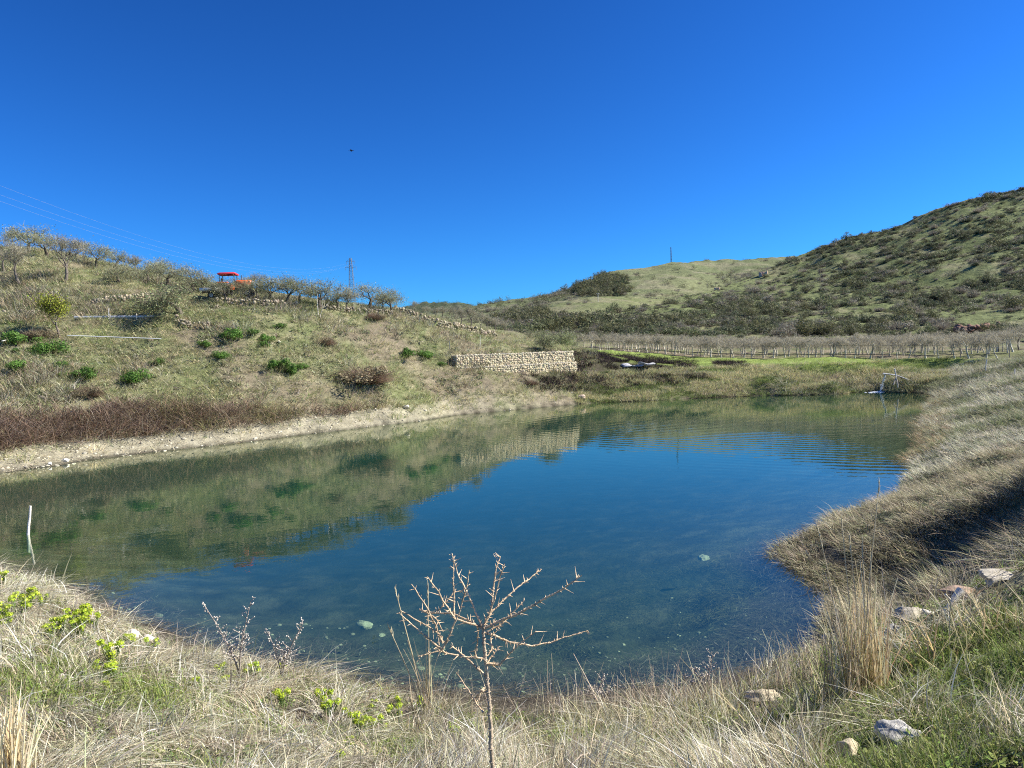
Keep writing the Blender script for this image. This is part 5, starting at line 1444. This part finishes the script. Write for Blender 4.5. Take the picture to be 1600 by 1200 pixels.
stalks(668, 1120, 12, 150, 1.3, 'thin dry stalks just left of the thorny sapling', 'grass_stalks', lean=.12, spreadx=.10, tall=[(-42, -205, -4), (-55, -145, -6), (10, -210, 4)])
stalks(8, 1225, 90, 160, 2.4, 'pale straw clump at the lower left corner', spreadx=.10, lean=.12)
stalks(1510, 1030, 60, 80, 1.5, 'dry leaning blades on the stony brow at the right', 'grass_tuft', lean=.55, spreadx=.35)
stalks(1590, 985, 90, 90, 1.5, 'long straw blades spilling at the right edge beside the brow stones', 'grass_tuft', lean=.65, spreadx=.35)
stalks(1240, 1135, 50, 80, 1.5, 'dry upright blades around the tan log shaped stone', 'grass_tuft', lean=.4, spreadx=.3)

# foreground stones
stone(205, 998, 34, 'left pale rock of the pair at the near left waterline', (.62, .57, .47), (1, .7, .55))
stone(228, 1003, 26, 'right pale rock of the pair at the near left waterline', (.60, .54, .44), (1, .7, .6))
stone(1200, 1098, 62, 'tan log shaped stone lying on the brow of the near bank', (.56, .48, .33), (1.3, .5, .42), rot=-.15)
stone(1405, 1165, 62, 'grey pitted rock in the green grass at the lower right', (.50, .48, .44), (1.25, .8, .8), rot=-.5)
stone(1328, 1188, 44, 'tan rounded stone at the bottom edge left of the pitted rock', (.50, .43, .29), (1.2, .9, 1.0), rot=.3)
stone(1366, 1205, 22, 'small pale stone at the bottom edge under the pitted rock', (.7, .66, .56))
stone(1420, 968, 64, 'flat weathered slab on the brow behind the tall straw clump', (.40, .36, .29), (1.2, .7, .42), rot=.1)
stone(1450, 962, 22, 'small white stone beside the flat weathered slab', (.72, .69, .62))
stone(1500, 938, 54, 'reddish brown flat rock on the brow at the right', (.40, .28, .20), (1.2, .7, .5), rot=-.2)
stone(1558, 912, 62, 'largest grey flat rock on the brow near the right edge', (.46, .42, .34), (1.3, .8, .5), rot=.1)
stone(1298, 1008, 40, 'pale rock half hidden at the foot of the tall straw clump', (.52, .48, .36), (1, .7, .6))
stone(1395, 992, 34, 'jagged grey rock under the flat weathered slab', (.38, .36, .32), (1, .7, .6))
stone(100, 1062, 26, 'pale stone half buried in matted grass at the left', (.66, .62, .52), (1, .8, .4))
stone(1590, 1095, 24, 'pale stone in the grass at the right edge', (.62, .57, .48), (1, .8, .5))
fore_grass()
stems()
# submerged boulders
def bedstone(px, py, w, z, label):
    q = W(px, py, z); s = w * q[1] / FPX / 2; b = MB(); b.add(rock_verts((s, s * .9, s * .45), hi=True), tris=ICO4T, col=(.50, .52, .34)); tag(b.build('submerged_stone', M_ROCKN, None, True, q), label, 'stone')
bedstone(570, 975, 30, -.12, 'pale round stone under water left of the thorny sapling')
bedstone(1100, 872, 20, -.10, 'pale flat stone under water near the tip of the spit')
bedstone(596, 992, 12, -.25, 'little stone under water just below the pale round one')
p, _, _ = land(2600, -.7, .6, 8.5, 17, lambda x, y, p: ((p[:, 2] < -.05) & (p[:, 2] > -1.2)) * .30)
mb = MB()
for q in p:
    s_ = R.uniform(.015, .05) * (2.2 if R.random() < .05 else 1); mb.add(rock_verts((s_, s_, s_ * .6)) + q, tris=ICOT, col=np.array((.42, .42, .28)) * R.uniform(.5, 1.4))
tag(mb.build('bed_pebbles', M_ROCK), 'pale pebbles on the silty bed of the near shallows', kind='stuff')
# white driftwood stick on the brow
a = Z(hit(1474, 968)[0]); c = Z(hit(1502, 946)[0]); b = MB(); poly_tube(b, [np.zeros(3), (c - a) * .5 + [0, 0, .08], (c - a) + [0, 0, .14]], .022, 8, (.8, .78, .72), .045)
poly_tube(b, [(c - a) * .5 + [0, 0, .08], (c - a) * .6 + [-.1, 0, .16]], .015, 6, (.8, .78, .72), .01)
tag(b.build('white_stick', M_WOODP, None, True, a + [0, 0, .04]), 'thick bleached white stick lying among the brow stones', 'stick')

# euphorbia plants with yellow green heads
def spurge(seed):
    root = empty('spurge', (0, 0, 0), 'x', 'spurge plant')
    ns = 5; st = MB()
    for s_ in range(ns):
        a = R.uniform(0, 6.28); tip = np.array([math.cos(a) * R.uniform(.02, .11), math.sin(a) * R.uniform(.02, .11), R.uniform(.13, .24)])
        poly_tube(st, [np.zeros(3), tip * [.6, .6, .5], tip], .005, 5, (.20, .24, .10), .004)
        n = 26; t = R.uniform(.25, .95, n); c = tip * t[:, None]; dr = norm(np.stack([R.normal(size=n), R.normal(size=n), R.uniform(0, .5, n)], 1))
        leaves(st, c + dr * .018, np.full(n, .022), pal(n, [(.16, .24, .07)], [1]), norm(np.cross(dr, R.normal(size=(n, 3)))), .28)
        h = MB(); n = 60; dd = norm(R.normal(size=(n, 3)) * [1, 1, .55] + [0, 0, .5]); rad = R.uniform(.02, .045, n)
        leaves(h, tip + dd * rad[:, None], R.uniform(.008, .014, n), pal(n, [(.48, .60, .05), (.38, .53, .05), (.62, .70, .10)], [3, 2, 2]), norm(dd + R.normal(0, .35, (n, 3))), .8)
        h.build('flower_head', M_FLOWER, root)
    st.build('stem', M_LEAF, root)
    return root
sp_src = [spurge(i) for i in range(4)]
for s in sp_src: s['h'] = .25
GS = 'yellow green spurge plants in bloom on the near left bank'
spots = [(6, 968, 34), (26, 958, 30), (40, 950, 26), (48, 942, 22), (92, 988, 24), (82, 992, 18), (120, 975, 30), (132, 970, 26), (122, 990, 26), (150, 978, 18), (66, 944, 16), (196, 1010, 18), (207, 1012, 16), (234, 1018, 18), (175, 1032, 30), (155, 1048, 16), (180, 1062, 28), (348, 1050, 14), (397, 1056, 20), (440, 1048, 12), (446, 1102, 24),
         (505, 1095, 18), (516, 1112, 26), (538, 1118, 12), (565, 1146, 28), (592, 1142, 24), (619, 1122, 22), (605, 1146, 14), (655, 1110, 16), (581, 1106, 12), (710, 1148, 16), (530, 1190, 14), (168, 1080, 12), (357, 1068, 12), (545, 1168, 12), (620, 1100, 12), (4, 912, 18), (310, 1070, 12), (10, 980, 20)]
used = set()
for i, (x, y, w) in enumerate(spots):
    q, d = hit(x, y + w * .4); q = Z(q); s = w * d / FPX / .17; s = min(max(s, .5), 1.5)
    src = sp_src[i % 4]; lab = 'yellow green spurge plant blooming in the dry grass of the near left bank'
    if i < 4: src.location = tuple(q); src.scale = (s,) * 3; src['label'] = lab; src['group'] = GS; src.rotation_euler = (0, 0, R.uniform(0, 6))
    else: dup(src, q, R.uniform(0, 6), s, lab, GS)

# ------------------------------------------------------------------ light and sky
SUN_AZ, SUN_EL = math.radians(86), math.radians(38)           # azimuth measured clockwise from the view direction (+Y)
sd = Vector((math.sin(SUN_AZ) * math.cos(SUN_EL), math.cos(SUN_AZ) * math.cos(SUN_EL), math.sin(SUN_EL)))
ld = bpy.data.lights.new('sun', 'SUN'); ld.energy = 5.0; ld.angle = math.radians(.5); ld.color = (1, .94, .83)
lo = bpy.data.objects.new('sun', ld); C.objects.link(lo); lo.rotation_euler = (-sd).to_track_quat('-Z', 'Y').to_euler(); lo.location = (20, -10, 60)
w = bpy.data.worlds.new('World'); sc.world = w; w.use_nodes = True
N = w.node_tree.nodes; L = w.node_tree.links; N.clear()
out = N.new('ShaderNodeOutputWorld'); bg = N.new('ShaderNodeBackground'); sky = N.new('ShaderNodeTexSky'); sky.sky_type = 'NISHITA'
sky.sun_disc = False; sky.sun_elevation = SUN_EL; sky.sun_rotation = SUN_AZ; sky.air_density = 1.0; sky.dust_density = .3; sky.ozone_density = 3.0; sky.altitude = 400
hs = N.new('ShaderNodeMix'); hs.data_type = 'RGBA'; hs.blend_type = 'MULTIPLY'; hs.inputs[0].default_value = 1; hs.inputs[7].default_value = (.062, .205, .36, 1)
gm = N.new('ShaderNodeGamma'); gm.inputs[1].default_value = 1.45; L.new(sky.outputs[0], gm.inputs[0]); L.new(gm.outputs[0], hs.inputs[6]); L.new(hs.outputs[2], bg.inputs[0]); L.new(bg.outputs[0], out.inputs[0]); bg.inputs['Strength'].default_value = .11

sc.view_settings.view_transform = 'Standard'; sc.view_settings.look = 'None'; sc.view_settings.exposure = 1.0; sc.view_settings.gamma = 1
sc.render.engine = 'CYCLES'
sc.cycles.max_bounces = 6; sc.cycles.diffuse_bounces = 2; sc.cycles.glossy_bounces = 2; sc.cycles.transparent_max_bounces = 8; sc.cycles.transmission_bounces = 2
sc.cycles.use_denoising = False
sc.cycles.filter_width = 1.1
sc.cycles.sample_clamp_indirect = 6
